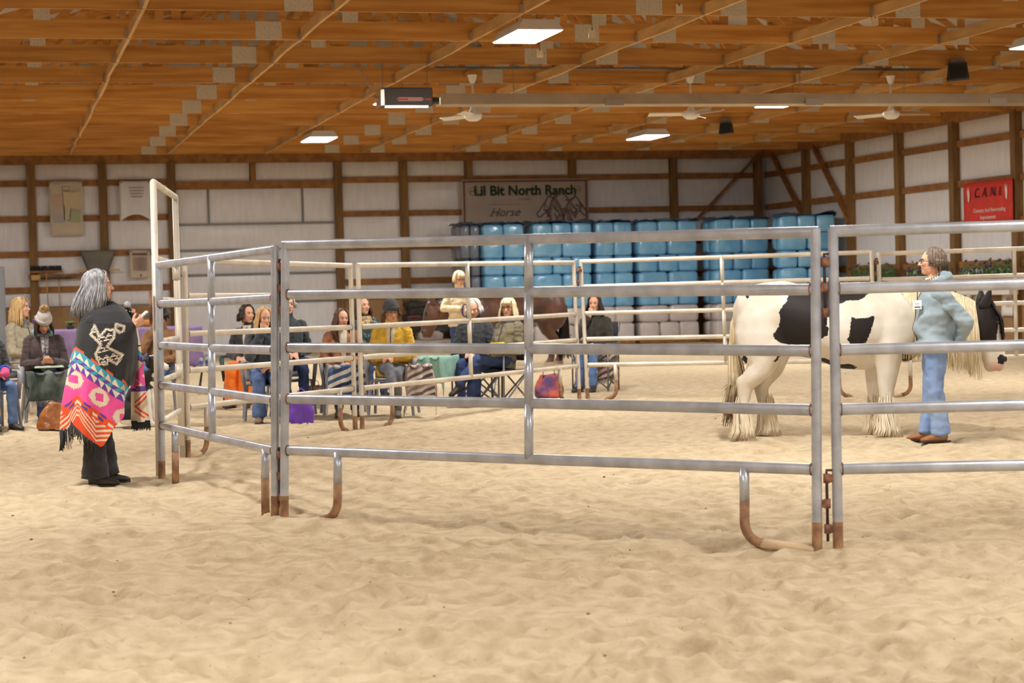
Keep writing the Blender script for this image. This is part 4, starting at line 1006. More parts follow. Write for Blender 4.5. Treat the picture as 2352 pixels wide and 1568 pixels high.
    if 'shoes' in C:
        for s in (1,-1):
            ft = V(P.get('ftL' if s > 0 else 'ftR', f)).normalized(); B = MB(); a = an[s]; bt = C.get('boot', .06); sd = ft.cross(V((0,0,1))).normalized()
            up = sd.cross(ft)
            B.cap(a+up*bt, a-up*.01, .047, .046)
            B.loft([(a-ft*.055-up*.035, sd*.034, up*.045), (a-ft*.03-up*.035, sd*.040, up*.048), (a+ft*.05-up*.040, sd*.041, up*.042), (a+ft*.12-up*.052, sd*.044, up*.030), (a+ft*.17-up*.058, sd*.036, up*.022), (a+ft*.195-up*.06, sd*.012, up*.012)], 14)
            sho = link('shoe', remesh(B, .010, 3), C['shoes'], root)
            M_ = MB(); M_.loft([(a+ft*x-up*.078, sd*w, ft*.001+up*.008) for x, w in ((-.09,.012),(-.07,.036),(0,.040),(.1,.046),(.16,.04),(.195,.014))], 10); M_.build('sole', mSole, sho, smooth=True)
    return root, body, HM
def sit(lean=.10, h=.47, turn=0.0, hands='lap', legs='down', hp=.0, nod=0.15, look=0.0, lx=.40, dz=0.0):
    """a seated pose; hands: lap / chin / phone / cross; legs: down / crossL / crossR / ext"""
    P = {}; yw = turn; f = V((math.cos(yw), math.sin(yw), 0)); l = V((-math.sin(yw), math.cos(yw), 0))
    pel = V((0,0,h+.10)); chest = pel+V((-lean*.6,0,.30)); neck = pel+V((-lean*.9,0,.515)); hd = neck+V((.035+.02*nod,0,.145))
    P.update(yaw=yw, pel=pel, chest=chest, neck=neck, head=hd, look=(yw+look, nod, 0))
    for s, k in ((1,'L'),(-1,'R')):
        sh = lerp(chest,neck,.58)+l*s*.165
        e = sh+f*.06+l*s*.07-V((0,0,.29)); w = pel+f*.27+l*s*.055+V((0,0,.10))
        P['el'+k] = e; P['wr'+k] = w; d = (-l*s*.8+f*.6-V((0,0,.15))); P['hd'+k] = (d, V((0,0,-1))-f*.3, f+V((0,0,.5)), .45)
        kx = V((lx, s*.10, h+.055)); ax = V((lx+.02, s*.10, .085)); P['kn'+k] = kx; P['an'+k] = ax; P['ft'+k] = V((1,s*.2,0)).normalized()
    if hands == 'phone':
        for s, k in ((1,'L'),(-1,'R')):
            P['wr'+k] = pel+f*.26+l*s*.075+V((0,0,.17)); P['hd'+k] = (-l*s*.75+f*.35+V((0,0,.15)), -f*.2+V((0,0,.9)), V((0,0,1))+f*.3, .75)
    if hands == 'chin':
        sh = lerp(chest,neck,.58)-l*.165; P['elR'] = sh+f*.20-l*.02-V((0,0,.20)); P['wrR'] = hd+f*.10-l*.035-V((0,0,.16)); P['hdR'] = (V((0,0,1))-f*.1+l*.2, -f, l, .9)
    if legs == 'crossR':      # right leg over the left knee
        P['knR'] = V((lx-.02, .0, h+.14)); P['anR'] = V((lx+.22, .10, h-.16)); P['ftR'] = V((.85,.1,-.35)).normalized()
    if legs == 'crossL':
        P['knL'] = V((lx-.02, .0, h+.14)); P['anL'] = V((lx+.22, -.10, h-.16)); P['ftL'] = V((.85,-.1,-.35)).normalized()
    if legs == 'ext':
        for s, k in ((1,'L'),(-1,'R')): P['an'+k] = V((lx+.26, s*.08, .085))
    return P

# chairs -----------------------------------------------------------
mResin = mat('grey_resin', S(138,138,142), .5); mResinG = mat('green_resin', S(46,62,54), .5)
mCampF = mat('camp_canvas', S(66,66,66), .85, bump=.3, bscale=60); mCampT = mat('camp_frame', S(120,122,124), .4, metal=.5)
def resin_chair(loc, rz, label, m):
    root = empty('plastic_chair', loc, rz); tag(root, label, 'chair', 'plastic garden chairs of the audience'); h = .42
    MB().grid(lambda u, v: (-.22+.46*u, -.23+.46*v, h-.012*math.sin(math.pi*v)-.015*math.sin(math.pi*u)), 8, 8).build('seat', m, root, smooth=True, solid=.018)
    def bk(u, v): 
        y = -.24+.48*u; return (-.22-.13*v-.0-.04*math.cos((u-.5)*2.6)+.04, y*(1-.10*v), h+.02+.40*v-.05*(2*u-1)**4*v)
    MB().grid(bk, 10, 8).build('backrest', m, root, smooth=True, solid=.02)
    for s in (1,-1):
        MB().loft([((.22,s*.23,h),(.035,0,0),(0,.02,0)),((.26,s*.265,0),(.022,0,0),(0,.018,0))], 8).build('leg', m, root, smooth=True, angle=40)
        MB().loft([((-.20,s*.23,h),(.035,0,0),(0,.02,0)),((-.29,s*.265,0),(.022,0,0),(0,.018,0))], 8).build('leg', m, root, smooth=True, angle=40)
        MB().tube([(.24,s*.25,.02+h-.1),(.23,s*.285,h+.20),(.19,s*.29,h+.235),(-.10,s*.28,h+.235),(-.30,s*.245,h+.25)], .022, 10, oval=(1.5,.7), up=(0,0,1)).build('armrest', m, root, smooth=True)
    return root
def camp_chair(loc, rz, label, table=False):
    root = empty('camp_chair', loc, rz); tag(root, label, 'chair', 'folding camp chairs'); h = .44
    MB().grid(lambda u, v: (-.20+.44*u, -.25+.50*v, h-.04*math.sin(math.pi*v)), 6, 8).build('seat', mCampF, root, smooth=True, solid=.008)
    MB().grid(lambda u, v: (-.24-.05*u-.03*math.sin(math.pi*v), -.25+.50*v, h+.10+.40*u), 6, 8).build('backrest', mCampF, root, smooth=True, solid=.008)
    for s in (1,-1):
        MB().tube([(.24,s*.26,0),(.22,s*.26,h+.20)], .013, 8).build('leg', mCampT, root, smooth=True)
        MB().tube([(-.20,s*.26,0),(-.22,s*.26,h+.2),(-.29,s*.26,h+.50)], .013, 8).build('leg', mCampT, root, smooth=True)
        MB().bar((-.24,s*.26,h+.21), (.26,s*.26,h+.21), .045, .022).build('armrest', mCampT, root, bevel=.006)
        MB().tube([(.23,s*.26,.03),(-.20,s*.26,h-.02)], .011, 8).build('side_brace', mCampT, root, smooth=True)
    for x in (.23,-.20):
        MB().tube([(x,-.26,.03),(x,.26,h)], .011, 8).build('cross_brace', mCampT, root, smooth=True); MB().tube([(x,.26,.03),(x,-.26,h)], .011, 8).build('cross_brace', mCampT, root, smooth=True)
    if table:
        MB().box((.10,-.48,h+.10), (.34,.34,.02)).build('side_table', mCampT, root, bevel=.008)
        MB().tube([(.10,-.30,h+.09),(.02,-.27,h-.12)], .010, 8).build('table_strut', mCampT, root, smooth=True)
    return root
def seat_at(px, py, az, kind, label, m=None, table=False):
    """chair with its middle over ground point (px,py)"""
    g = G(px, py); rz = face_dir(g, az)
    if kind == 'resin': resin_chair(g, rz, label, m or mResin)
    else: camp_chair(g, rz, label, table)
    return g, rz
# cloth draped over laps --------------------------------------------
def stripes_mat(name, cols, scale, axis=(0,0,1), rough=.9, dist=.4):
    m = bpy.data.materials.new(name); m.use_nodes = True; MATS[name] = m; N = m.node_tree.nodes; L = m.node_tree.links; b = N['Principled BSDF']; b.inputs['Roughness'].default_value = rough; b.inputs['Sheen Weight'].default_value = .2
    uv = N.new('ShaderNodeUVMap'); uv.uv_map = 'weave'; sp = N.new('ShaderNodeSeparateXYZ'); L.new(uv.outputs[0], sp.inputs[0])
    n = N.new('ShaderNodeTexNoise'); n.inputs['Scale'].default_value = 5; L.new(uv.outputs[0], n.inputs['Vector'])
    ma = N.new('ShaderNodeMath'); ma.operation = 'MULTIPLY_ADD'; ma.inputs[1].default_value = .02*dist; dg_ = N.new('ShaderNodeMath'); dg_.operation = 'MULTIPLY_ADD'; dg_.inputs[1].default_value = .35; L.new(sp.outputs['Y'], dg_.inputs[0]); L.new(sp.outputs['X'], dg_.inputs[2])
    L.new(n.outputs['Fac'], ma.inputs[0]); L.new(dg_.outputs[0], ma.inputs[2])
    mu = N.new('ShaderNodeMath'); mu.operation = 'MULTIPLY'; mu.inputs[1].default_value = scale; L.new(ma.outputs[0], mu.inputs[0])
    fr = N.new('ShaderNodeMath'); fr.operation = 'FRACT'; L.new(mu.outputs[0], fr.inputs[0])
    cr = N.new('ShaderNodeValToRGB'); cr.color_ramp.interpolation = 'CONSTANT'; e = cr.color_ramp.elements
    while len(e) > 1: e.remove(e[-1])
    e[0].position = 0; e[0].color = (*cols[0], 1)
    for i, c in enumerate(cols[1:]): q = e.new((i+1)/len(cols)); q.color = (*c, 1)
    L.new(fr.outputs[0], cr.inputs[0]); L.new(cr.outputs[0], b.inputs['Base Color'])
    return m
def blanket(root_loc, rz, label, m, x0=.02, x1=.52, w=.30, h=.50, front=.30, side=.28, fr=True, seed=0, xo=.12, fringe_m=None):
    """a cloth lying over the thighs and hanging over the knees and sides"""
    root = empty('blanket', root_loc, rz); tag(root, label, 'blanket', 'blankets over laps')
    nu, nv = 34, 34; rr = seed
    def fn(u, v):
        # u along the thighs then down the shins, v across
        s = u*(x1-x0+front); t = (v-.5)*2*(w+side)
        if s < x1-x0: x = x0+s; z = h+.145
        else: x = x1+.03*math.sin((s-(x1-x0))*6); z = h+.145-(s-(x1-x0))
        if abs(t) > w: y = math.copysign(w*.72+.03*math.sin((abs(t)-w)*5), t); z = z-(abs(t)-w)
        else:
            y = t*.72; k_ = .025*math.cos(t/w*2*math.pi)-.02
            if s < x1-x0: z += k_
            else: x += k_
        nz = noise.noise(V((x*5+rr, y*5, z*3+rr))); n2 = noise.noise(V((x*9, y*9+rr, z*5)))
        hang = max(0, h+.13-z)
        return (x+.10*hang*nz+.012*n2, y+.13*hang*nz+.10*hang*math.copysign(1, t)*.5+.01*n2, max(.03, z+.012*nz))
    mb = MB().grid(fn, nu, nv); me = mb.mesh('cloth'); uvl = me.uv_layers.new(name='weave')
    W = nu+1
    for lp in me.loops: uvl.data[lp.index].uv = ((lp.vertex_index % W)/nu, (lp.vertex_index//W)/nv)
    o = link('cloth', me, m, root); md = o.modifiers.new('s','SOLIDIFY'); md.thickness = .008
    if fr:
        F = MB(); r2 = random.Random(seed)
        for j in range(70):
            p = V(fn(1, j/69)); strand(F, [p, p+V((.004,.003*r2.uniform(-1,1),-.03)), p+V((.006*r2.uniform(-1,1),.006*r2.uniform(-1,1),max(-.075,-p.z+.01)))], .0035, .0015, 4)
        F.build('fringe', fringe_m or m, root, smooth=True)
    return root
# ------------------------------------------------------------------ the two standing women in front
# handler in the pen
hl = G(2152, 1013); hz_ = face_dir(hl, -80)
P = dict(yaw=0.0, pel=V((0,0,.90)), chest=V((-.01,0,1.17)), neck=V((-.02,0,1.43)), head=V((.02,0,1.595)), look=(-.02,-.06,0), shw=.17,
         elL=V((-.24,.23,1.06)), elR=V((-.22,-.25,1.08)), wrL=V((-.19,.07,.86)), wrR=V((-.19,-.06,.88)),
         hdL=(V((-.05,-.7,-.35)), V((-1,0,0)), V((0,0,1)), .5), hdR=(V((-.05,.7,-.3)), V((-1,0,0)), V((0,0,1)), .5),
         knL=V((.03,.11,.49)), knR=V((.02,-.09,.49)), anL=V((-.02,.10,.085)), anR=V((.06,-.09,.085)), ftL=V((.97,.22,0)), ftR=V((.98,-.15,0)))
mTeal = mat('blue_grey_jacket', S(152,168,178), .8, var=.12, vscale=5, col2=S(134,152,162), sheen=.2, bump=.2, bscale=16)
C = dict(top=mTeal, topname='jacket', hem=V((.0,0,.86)), W=.205, D=.14, thick=.035, sleeve=.066, belly=.03, flare=1.22, hood=mTeal, pants=mJeanL, leg=(.098,.082,.078), bell=1.12,
         shoes=mShoeT, boot=.05, glasses='glass_frame', wr=(.018, 6), collar=0)
h_root, h_body, HM = person('woman in pale blue-grey jacket and light jeans, standing beside the pinto horse', hl, hz_, P, C, 1.0, .0055, 'people standing')
mHG = hair_mat('grey_brown_hair', S(138,120,104), S(92,78,68)); hair_locks(h_body, HM, mHG, .035, 330, .01, r=.0075, az_min=66, seed=3, wave=.012, k=1.06)
mb = MB(); rr = random.Random(5)
for i in range(90):
    az = math.radians(rr.uniform(95,180))*(1 if rr.random() < .5 else -1); e = scalp(HM, az, rr.uniform(-.6,.2), 1.04); o = (e-HM.translation).normalized()
    strand(mb, [e, e+o*.015+V((0,0,-.03)), e+o*.02+V((rr.uniform(-.015,.015),rr.uniform(-.015,.015),-.075))], .009, .003, 5)
mb.build('hair_curls', mHG, h_body, smooth=True)
# head microphone
mb = MB().tube([HM @ V((-.005,.088,.01)), HM @ V((.045,.070,-.035)), HM @ V((.095,.040,-.052))], .0028, 6); hm = mb.build('headset_boom', MATS['skin_tan'], h_root, smooth=True)
MB().ell(HM @ V((.110,.036,-.053)), (.024,.012,.012), HM.to_3x3()).build('foam_windscreen', MATS['eye_dark'], hm, smooth=True)
# shirt collar, beads, badge
mb = MB(); mb.loft([(V((-.02,0,1.40)),V((.098,0,-.03)),V((0,.098,0))),(V((-.01,0,1.455)),V((.085,0,-.025)),V((0,.085,0))),(V((0,0,1.475)),V((.075,0,-.02)),V((0,.076,0)))], 20); mb.build('shirt_collar', mat('white_shirt', S(230,226,220), .8), h_root, smooth=True)
for dz, c in ((.0, S(86,118,178)), (.03, S(190,180,168))):
    MB().tube([V((-.02+.104*math.cos(a), .104*math.sin(a), 1.435-dz*.6-.04*math.cos(a))) for a in [i*math.pi/8 for i in range(16)]], .013, 8, closed=True).build('collar_stripe', mat('collar_%d' % int(dz*100), c, .8), h_root, smooth=True)
mb = MB()
for i in range(26):
    a = 2*math.pi*i/26; mb.ell(V((.005+.083*math.cos(a), .083*math.sin(a), 1.475-.045*math.cos(a))), .009, None, 8, 5)
mb.build('bead_necklace', mat('gold_bead', S(196,160,104), .35, metal=.4), h_root, smooth=True)
bd = MB().box((0,0,0), (.004,.085,.078)); bo = bd.build('name_badge', mat('badge_white', S(238,236,232), .5), h_root); bo.location = (.172,.13,1.225); bo.rotation_euler = (0,-.10,.95)
for y0, w, z in ((.0,.045,.012),(.0,.034,-.002)): MB().box((.003,y0,z), (.002,w,.005)).build('badge_line', mat('badge_grey', S(170,168,170), .6), bo)
MB().box((.003,.004,-.022), (.002,.058,.011)).build('badge_line', mat('badge_dark', S(84,84,90), .6), bo)
MB().tube([V((.0,.0,.04)), V((-.005,-.005,.09)), V((-.03,-.02,.20))], .004, 6).build('lanyard', MATS['eye_dark'], bo, smooth=True)

# speaker in the poncho
sl = G(226, 1112); sz_ = face_dir(sl, 90)
P = dict(yaw=0.0, pel=V((-.02,0,.90)), chest=V((-.01,0,1.16)), neck=V((.0,0,1.40)), head=V((.055,0,1.565)), look=(-.10,-.05,0), shw=.165,
         elL=V((.10,.22,1.10)), elR=V((.12,-.24,1.12)), wrL=V((.25,.05,1.30)), wrR=V((.30,-.09,1.245)),
         hdL=(V((.25,-.25,.6)), V((.3,-.8,.2)), V((.3,0,1)), .9), hdR=(V((.75,.25,.45)), V((.1,.9,.3)), V((0,.1,1)), .75),
         knL=V((.04,.09,.49)), knR=V((-.02,-.10,.49)), anL=V((.06,.10,.08)), anR=V((-.02,-.11,.08)), ftL=V((.97,.15,0)), ftR=V((.95,-.25,0)))
C = dict(top=mBlackF, topname='black_top', W=.16, D=.11, sleeve=.05, cuff=.9, pants=fabric('black_trousers', S(46,45,46), S(36,35,36)), leg=(.09,.075,.085), bell=1.30, shoes=mShoeB, boot=.07)
s_root, s_body, HM = person('grey-haired woman in a bright patterned poncho speaking into a microphone', sl, sz_, P, C, 1.0, .0055, 'people standing')
mSilver = hair_mat('silver_hair', S(176,176,178), S(112,112,114), .35)
hair_locks(s_body, HM, mSilver, .25, 420, .045, r=.0065, az_min=50, seed=8, down=V((-.22,0,-1)).normalized(), k=1.07, front_len=.20)
# poncho
SP = 292.0
def sx(px, py): z = (1113-py)/SP; return (px-226)/SP+.026*z, z
BK = ([690,705,715,740,780,820,860,900,950,990,1030], [224,200,188,183,175,164,156,149,144,141,140], [262,284,294,309,317,315,308,302,302,300,300], [.07,.14,.19,.25,.285,.30,.31,.315,.32,.32,.32])
HEMX = [120,141.6,157,163,175,205,229.5,236,256,276,287.5,296,330]; HEMY = [986,986,977,961,973,997,1020,1017,979,956,929,886,880]
MOT = [(540,865),(480,990),(620,1130),(550,1260),(600,1415),(700,1400),(720,1340),(840,1410),(915,1280),(760,1200),(705,1160),(800,1050),(810,940),(690,925),(600,1020),(580,960)]
MOT = [(130+x/6.03, 600+y/6.03) for x, y in MOT]; MOT2 = [(130+x/6.03, 600+y/6.03) for x, y in [(825,855),(940,890),(930,960),(880,980),(815,930)]]
pc = {k: np.array(S(*v)) for k, v in dict(black=(40,40,42), cream=(236,220,194), teal=(62,160,182), purple=(104,62,158), pink=(240,84,160), orange=(236,84,36)).items()}
def poncho_col(px, py):
    n = len(px); out = np.tile(pc['black'], (n, 1)); xf = 178.0
    ln = np.where(px > xf, 797+.77*(px-xf), 797+.95*(xf-px)); v = py-ln; u = np.where(px > xf, (px-xf)*1.26, (xf-px)*1.4+7)
    def put(mask, c): out[mask] = pc[c]
    put((v > -6) & (v <= 0) & ((u % 42) < 21), 'orange')
    tri = np.abs((u % 20)-10)/10
    put((v > 0) & (v <= 18), 'teal'); put((v > 3) & (v <= 18) & (tri < (v-3)/15*.95), 'cream')
    z = ((u+v*1.3) % 22) < 11
    put((v > 18) & (v <= 30), 'teal'); put((v > 18) & (v <= 30) & z, 'purple')
    put((v > 30) & (v <= 46), 'purple'); put((v > 30) & (v <= 46) & (tri < (46-v)/16*.95), 'cream')
    put((v > 46) & (v <= 104), 'pink')
    for cx, cy in ((171,864),(229.5,907),(281,957),(128,905)):
        dx, dy = np.abs((px-cx)), np.abs((py-cy)-.25*(px-cx)); m_ = np.maximum(dx, dy)+.55*np.minimum(dx, dy)
        tooth = 3.2*np.abs(((np.arctan2(py-cy, px-cx)*5.2) % 1)-.5)*2
        k = (v > 46) & (v <= 104); put(k & (m_ < 21+tooth*1.4), 'cream'); put(k & (np.maximum(dx, dy) < 9), 'pink')
    put(v > 104, 'orange'); seg = (u % 44)
    put((v > 114) & (v <= 121) & (seg < 14), 'cream'); put((v > 114) & (v <= 121) & (seg >= 16) & (seg < 32), 'purple'); put((v > 104) & (v <= 110) & (seg > 22) & (seg < 40), 'purple')
    w = np.abs(((u-6) % 96)-48); ch = (v-124)-(48-w)*.62
    put((v > 126) & ((np.abs(ch) < 2.6) | (np.abs(ch-11) < 2.4) | (np.abs(ch+11) < 2.4) | (np.abs(ch-21) < 2.2) | (np.abs(ch+22) < 2.4)), 'cream')
    PP = np.stack([px, py], 1)
    for q in (MOT, MOT2):
        d = poly_sd(PP, q); th = ((px*.9+py*.7) % 3.4) < 1.9
        put((d > -3.0) & (d <= 0) & th & (v < -8), 'cream'); put((d > 0) & (d < 1.8), 'cream'); put((d > 2.8) & (d < 3.6), 'cream')
        a, b = (px*.83+py*.55), (-px*.55+py*.83); tr = ((a % 11)/11+(b % 11)/11) < 1
        put((d > 4.2) & tr & (((np.floor(a/11)+np.floor(b/11)) % 3) < 2), 'cream')
        put((d > 4.2) & (np.abs(((a+b) % 11)-5.5) < 1.2), 'black')
    return out
def poncho():
    nu, nv = 330, 250; root = empty('poncho'); root.parent = s_root
    A = np.radians(np.linspace(-12, 262, nu+1)); T = np.linspace(0, 1, nv+1)
    vs = np.zeros((nv+1, nu+1, 3)); uvp = np.zeros((nv+1, nu+1, 2))
    for i, a in enumerate(A):
        c = math.cos(a); hx = 221+82*c; hy = float(np.interp(hx, HEMX, HEMY)) if a < math.pi*1.05 else float(np.interp(min(a, 4.6), [math.pi*1.05, 4.6], [985, 950]))
        py = 690+(hy-690)*T
        b = np.interp(py, BK[0], BK[1]); f_ = np.interp(py, BK[0], BK[2]); w = np.interp(py, BK[0], BK[3])
        px = (b+f_)/2+(f_-b)/2*np.sign(c)*np.abs(c)**.85
        z = (1113-py)/SP; x = (px-226)/SP+.026*z
        fold = .016*np.sin(a*7+z*2.0)*np.clip((1.25-z)*1.6, 0, 1)+.010*np.sin(a*13-z*5)*np.clip((1.2-z)*1.4, 0, 1)
        s_ = math.sin(a); y = -(w*np.sign(s_)*abs(s_)**.8)-fold*s_; x = x+fold*c
        vs[:, i] = np.stack([x, y, z], 1); uvp[:, i] = np.stack([px, py], 1)
    W = nu+1; idx = np.arange(nv)[:, None]*W+np.arange(nu)[None, :]; fs = np.stack([idx, idx+W, idx+W+1, idx+1], -1).reshape(-1, 4)
    me = bpy.data.meshes.new('poncho_cloth'); me.from_pydata(vs.reshape(-1, 3).tolist(), [], fs.tolist()); me.update()
    me.polygons.foreach_set('use_smooth', [True]*len(me.polygons))
    q = uvp.reshape(-1, 2)[fs].mean(1); col = poncho_col(q[:, 0], q[:, 1]); c4 = np.concatenate([col, np.ones((len(col), 1))], 1)
    at = me.color_attributes.new('weave', 'FLOAT_COLOR', 'CORNER'); at.data.foreach_set('color', np.repeat(c4, 4, 0).ravel())
    mP = attr_mat('poncho_weave', 'weave', .85, .3, 220, .1)
    link('front_cloth', me, mP, root)
    # lining / far panel hanging from the far arm
    nu2, nv2 = 60, 150; vs = []; cols = []; 
    for j in range(nv2+1):
        t = j/nv2; py = 742+(976-742)*t; a = np.interp(py, [742,800,870,976], [311,309,303,303]); b = np.interp(py, [742,800,870,976], [316,326,334,345])
        for i in range(nu2+1):
            px = a+(b-a)*i/nu2; x, z = sx(px, py); vs.append((x, .20+.035*math.sin(i/nu2*7+t)*(t+.1), z-.0))
    fs = []; W2 = nu2+1
    for j in range(nv2):
        for i in range(nu2):
            fs.append((j*W2+i, (j+1)*W2+i, (j+1)*W2+i+1, j*W2+i+1)); v = 742+234*(j+.5)/nv2; u = (i+.5)/nu2
            k = 'cream'
            if v < 745: k = 'black'
            zz = abs(u-.55)*16
            if 795 < v < 798 and u > .3: k = 'black'
            if 806+zz < v < 818+zz: k = 'teal'
            if 818+zz < v < 830+zz: k = 'purple'
            dd = abs(u-1.0)*34+abs(v-868)
            if dd < 28+4*(((v*.21) % 1) > .5) and dd > 6: k = 'pink'
            dd = abs(u-0)*26+abs(v-885)
            if dd < 16: k = 'pink'
            if 892 < v < 905 and (u > .28 or v > 896): k = 'purple'
            if 897 < v < 901 and .3 < u < .5: k = 'orange'
            w = v-940; q1 = abs(abs(w)-24*max(u-.25,0)*1.3)
            if 908 < v < 966 and u > .22 and (q1 < 3.2 or abs(abs(w)-24*max(u-.25,0)*1.3-11) < 2.6): k = 'orange'
            cols.append(pc[k])
    me = bpy.data.meshes.new('panel'); me.from_pydata(vs, [], fs); me.update(); me.polygons.foreach_set('use_smooth', [True]*len(me.polygons))
    c4 = np.concatenate([np.array(cols), np.ones((len(cols), 1))], 1); at = me.color_attributes.new('weave', 'FLOAT_COLOR', 'CORNER'); at.data.foreach_set('color', np.repeat(c4, 4, 0).ravel())
    o = link('far_panel', me, mP, root); md = o.modifiers.new('s', 'SOLIDIFY'); md.thickness = .006
    F = MB(); rr = random.Random(3); Fm = mBlackF
    for i in range(nu+1):
        p = V(tuple(np.array(vs_near[i]))) if False else None
    return root, A
p_root, _A = poncho()
F = MB(); rr = random.Random(3)
fc = [o for o in p_root.children if o.name.startswith('front_cloth')][0].data
base = 250*331
for i in range(0, 331):
    c = math.cos(_A[i]); hx = 221+82*c
    if hx > 222 and _A[i] < math.pi or rr.random() < .35: continue
    p = fc.vertices[base+i].co.copy(); L = .15*rr.uniform(.7, 1.1) if hx < 168 else .08*rr.uniform(.6,1)
    strand(F, [p+V((0,0,.01)), p+V((.003,-.003,-L*.5)), p+V((rr.uniform(-.01,.012),rr.uniform(-.01,.01),-L))], .0035, .002, 5)
for i in range(70):
    px = lerp(303, 345, i/69); x, z = sx(px, 976); L = rr.uniform(.05,.075); strand(F, [V((x,.20,z+.01)), V((x+.004,.20,z-L*.5)), V((x+rr.uniform(-.006,.01),.20+rr.uniform(-.01,.01),z-L))], .004, .002, 5)
F.build('fringe', mBlackF, p_root, smooth=True)
# microphone and papers are held things
mic = empty('microphone', sl, sz_); tag(mic, 'handheld microphone with silver mesh head held by the speaking woman', 'microphone')
a, b = V((.268,-.035,1.415)), V((.325,-.015,1.27))
MB().ell(a, (.028,.028,.031)).build('mesh_head', mat('mic_mesh', S(178,180,184), .4, metal=.2, bump=.5, bscale=260), mic, smooth=True)
MB().chain([lerp(a,b,.14), b], [.019,.013], 12).build('handle', mat('mic_black', S(30,30,32), .45), mic, smooth=True)
MB().tube([lerp(a,b,.10), lerp(a,b,.16)], .0235, 14).build('collar_ring', mat('mic_ring', S(120,120,124), .3, metal=.8), mic, smooth=True)
pp = empty('note_cards', sl, sz_); tag(pp, 'small folded white note papers in the speaking woman\'s hand', 'paper')
for k in range(3):
    c = V((.375+.006*k,-.05+.012*k,1.325)); M3 = Matrix.Rotation(-.72, 3, 'Y') @ Matrix.Rotation(.25, 3, 'X'); MB().box(c, (.105,.06,.003), M3).build('sheet', mat('paper_white', S(238,234,226), .7), pp)

# ------------------------------------------------------------------ the audience and the woman with the brown horse
hairB = hair_mat('blonde_hair', S(226,196,142), S(176,138,86)); hairP = hair_mat('platinum_hair', S(238,222,184), S(206,184,140)); hairBr = hair_mat('brown_hair', S(116,82,58), S(72,50,36)); hairD = hair_mat('dark_brown_hair', S(68,48,38), S(40,28,24)); hairW = hair_mat('white_hair', S(226,222,214), S(190,184,176))
def seated(label, px, py, az, kind, chlab, P, C, hair=None, cm=None, table=False, scale=1.0, vox=.009, hat=None, dz=0.0):
    g, rz = seat_at(px, py, az, kind, chlab, cm, table)
    r, b, HM = person(label, g+V((0,0,dz)), rz, P, C, scale, vox)
    if hair:
        m, L, kw = hair; hair_locks(b, HM, m, L, **kw)
    if hat: beanie(b, HM, *hat)
    return g, rz, r, b, HM

# far left, cut by the frame
mCoat = fabric('charcoal_coat', S(60,60,60))
P = sit(.12, .44, 0, 'lap'); g, rz, r, b, HM = seated('person in charcoal coat and blue jeans cut by the left picture edge', -22, 985, 22, 'resin', 'grey plastic chair at the left picture edge', P, dict(top=mCoat, thick=.03, pants=mJean, shoes=mShoeB, sleeve=.06), (hairBr, .1, dict(n=120, seed=1)))
mt = MB(); mt.cap(V((.24,.10,.66)), V((.34,.06,.63)), .055, .05); mt.cap(V((.24,-.06,.66)), V((.34,-.03,.63)), .055, .05); o = link('mitten', remesh(mt, .01, 3), mat('pink_mitten', S(196,74,118), .9), r)
MB().tube([V((.22+.0*math.cos(a), .10+.06*math.cos(a), .665+.06*math.sin(a))) for a in [i*math.pi/6 for i in range(12)]], .012, 8, closed=True).build('mitten_cuff', mat('blue_cuff', S(40,84,220), .8), o, smooth=True)
# blonde behind
P = sit(.08, .44, 0, 'lap', nod=-.05, look=.35); seated('blonde woman in beige jacket looking to the right at far left', 62, 945, 48, 'resin', 'plastic chair under the blonde woman in beige', P, dict(top=fabric('beige_jacket', S(176,166,142), S(150,140,116)), thick=.03, scarf=fabric('grey_scarf', S(140,136,128), S(60,58,56)), pants=mat('cream_pants', S(210,196,180), .8), shoes=mShoeB), (hairB, .24, dict(n=230, seed=2, spread=.03)), dz=.06, scale=1.08)
# bobble hat
P = sit(.05, .44, 0, 'phone', nod=.62); P['head'] = P['head']+V((.05,0,-.02)); mBr = fabric('dark_brown_jacket', S(74,58,56), S(60,46,46))
g, rz, r, b, HM = seated('woman in pom-pom hat and dark brown jacket looking at her phone', 107, 966, 6, 'resin', 'plastic chair under the woman in the pom-pom hat', P, dict(top=mBr, thick=.045, sleeve=.068, W=.18, hood=fabric('teal_hood', S(120,166,172)), shirt=fabric('mottled_scarf', S(176,166,160), S(70,66,72), vs=30), pants=mJeanD, shoes=mShoeB, boot=.1, skin='skin_tan'), (hairD, .16, dict(n=120, seed=5, front=False, k=.96)), hat=(mat('knit_pale', S(206,198,194), .95, var=.1, vscale=90, bump=.8, bscale=110), mat('pom_fur', S(206,176,128), .9, var=.3, vscale=40, col2=S(150,116,76)), True, 1.1))
camo = mat('camo_blanket', S(112,118,112), .95, var=.5, vscale=4.5, col2=S(60,74,68), bump=.4, bscale=50)
blanket(g, rz, 'grey-green mottled fringed blanket over the lap of the woman in the pom-pom hat', camo, h=.47, front=.34, side=.20, seed=3, fringe_m=mat('pale_fringe', S(150,140,140), .9))
ph = empty('smartphone', g, rz); tag(ph, 'smartphone held by the woman in the pom-pom hat', 'phone'); MB().box((.30,0,.745), (.075,.15,.009), Matrix.Rotation(-.5, 3, 'Y')).build('case', MATS['glass_frame'], ph, bevel=.003); MB().box((.297,0,.751), (.066,.138,.002), Matrix.Rotation(-.5, 3, 'Y')).build('screen', mat('phone_screen', S(150,160,170), .2), ph)
nb = empty('notebook', g, rz); tag(nb, 'pale green notebook on the lap under the phone', 'notebook'); MB().box((.26,.02,.655), (.20,.34,.012)).build('cover', mat('green_cover', S(150,206,140), .6), nb, bevel=.003); MB().box((.262,.02,.666), (.185,.32,.010)).build('pages', MATS['paper_white'], nb)
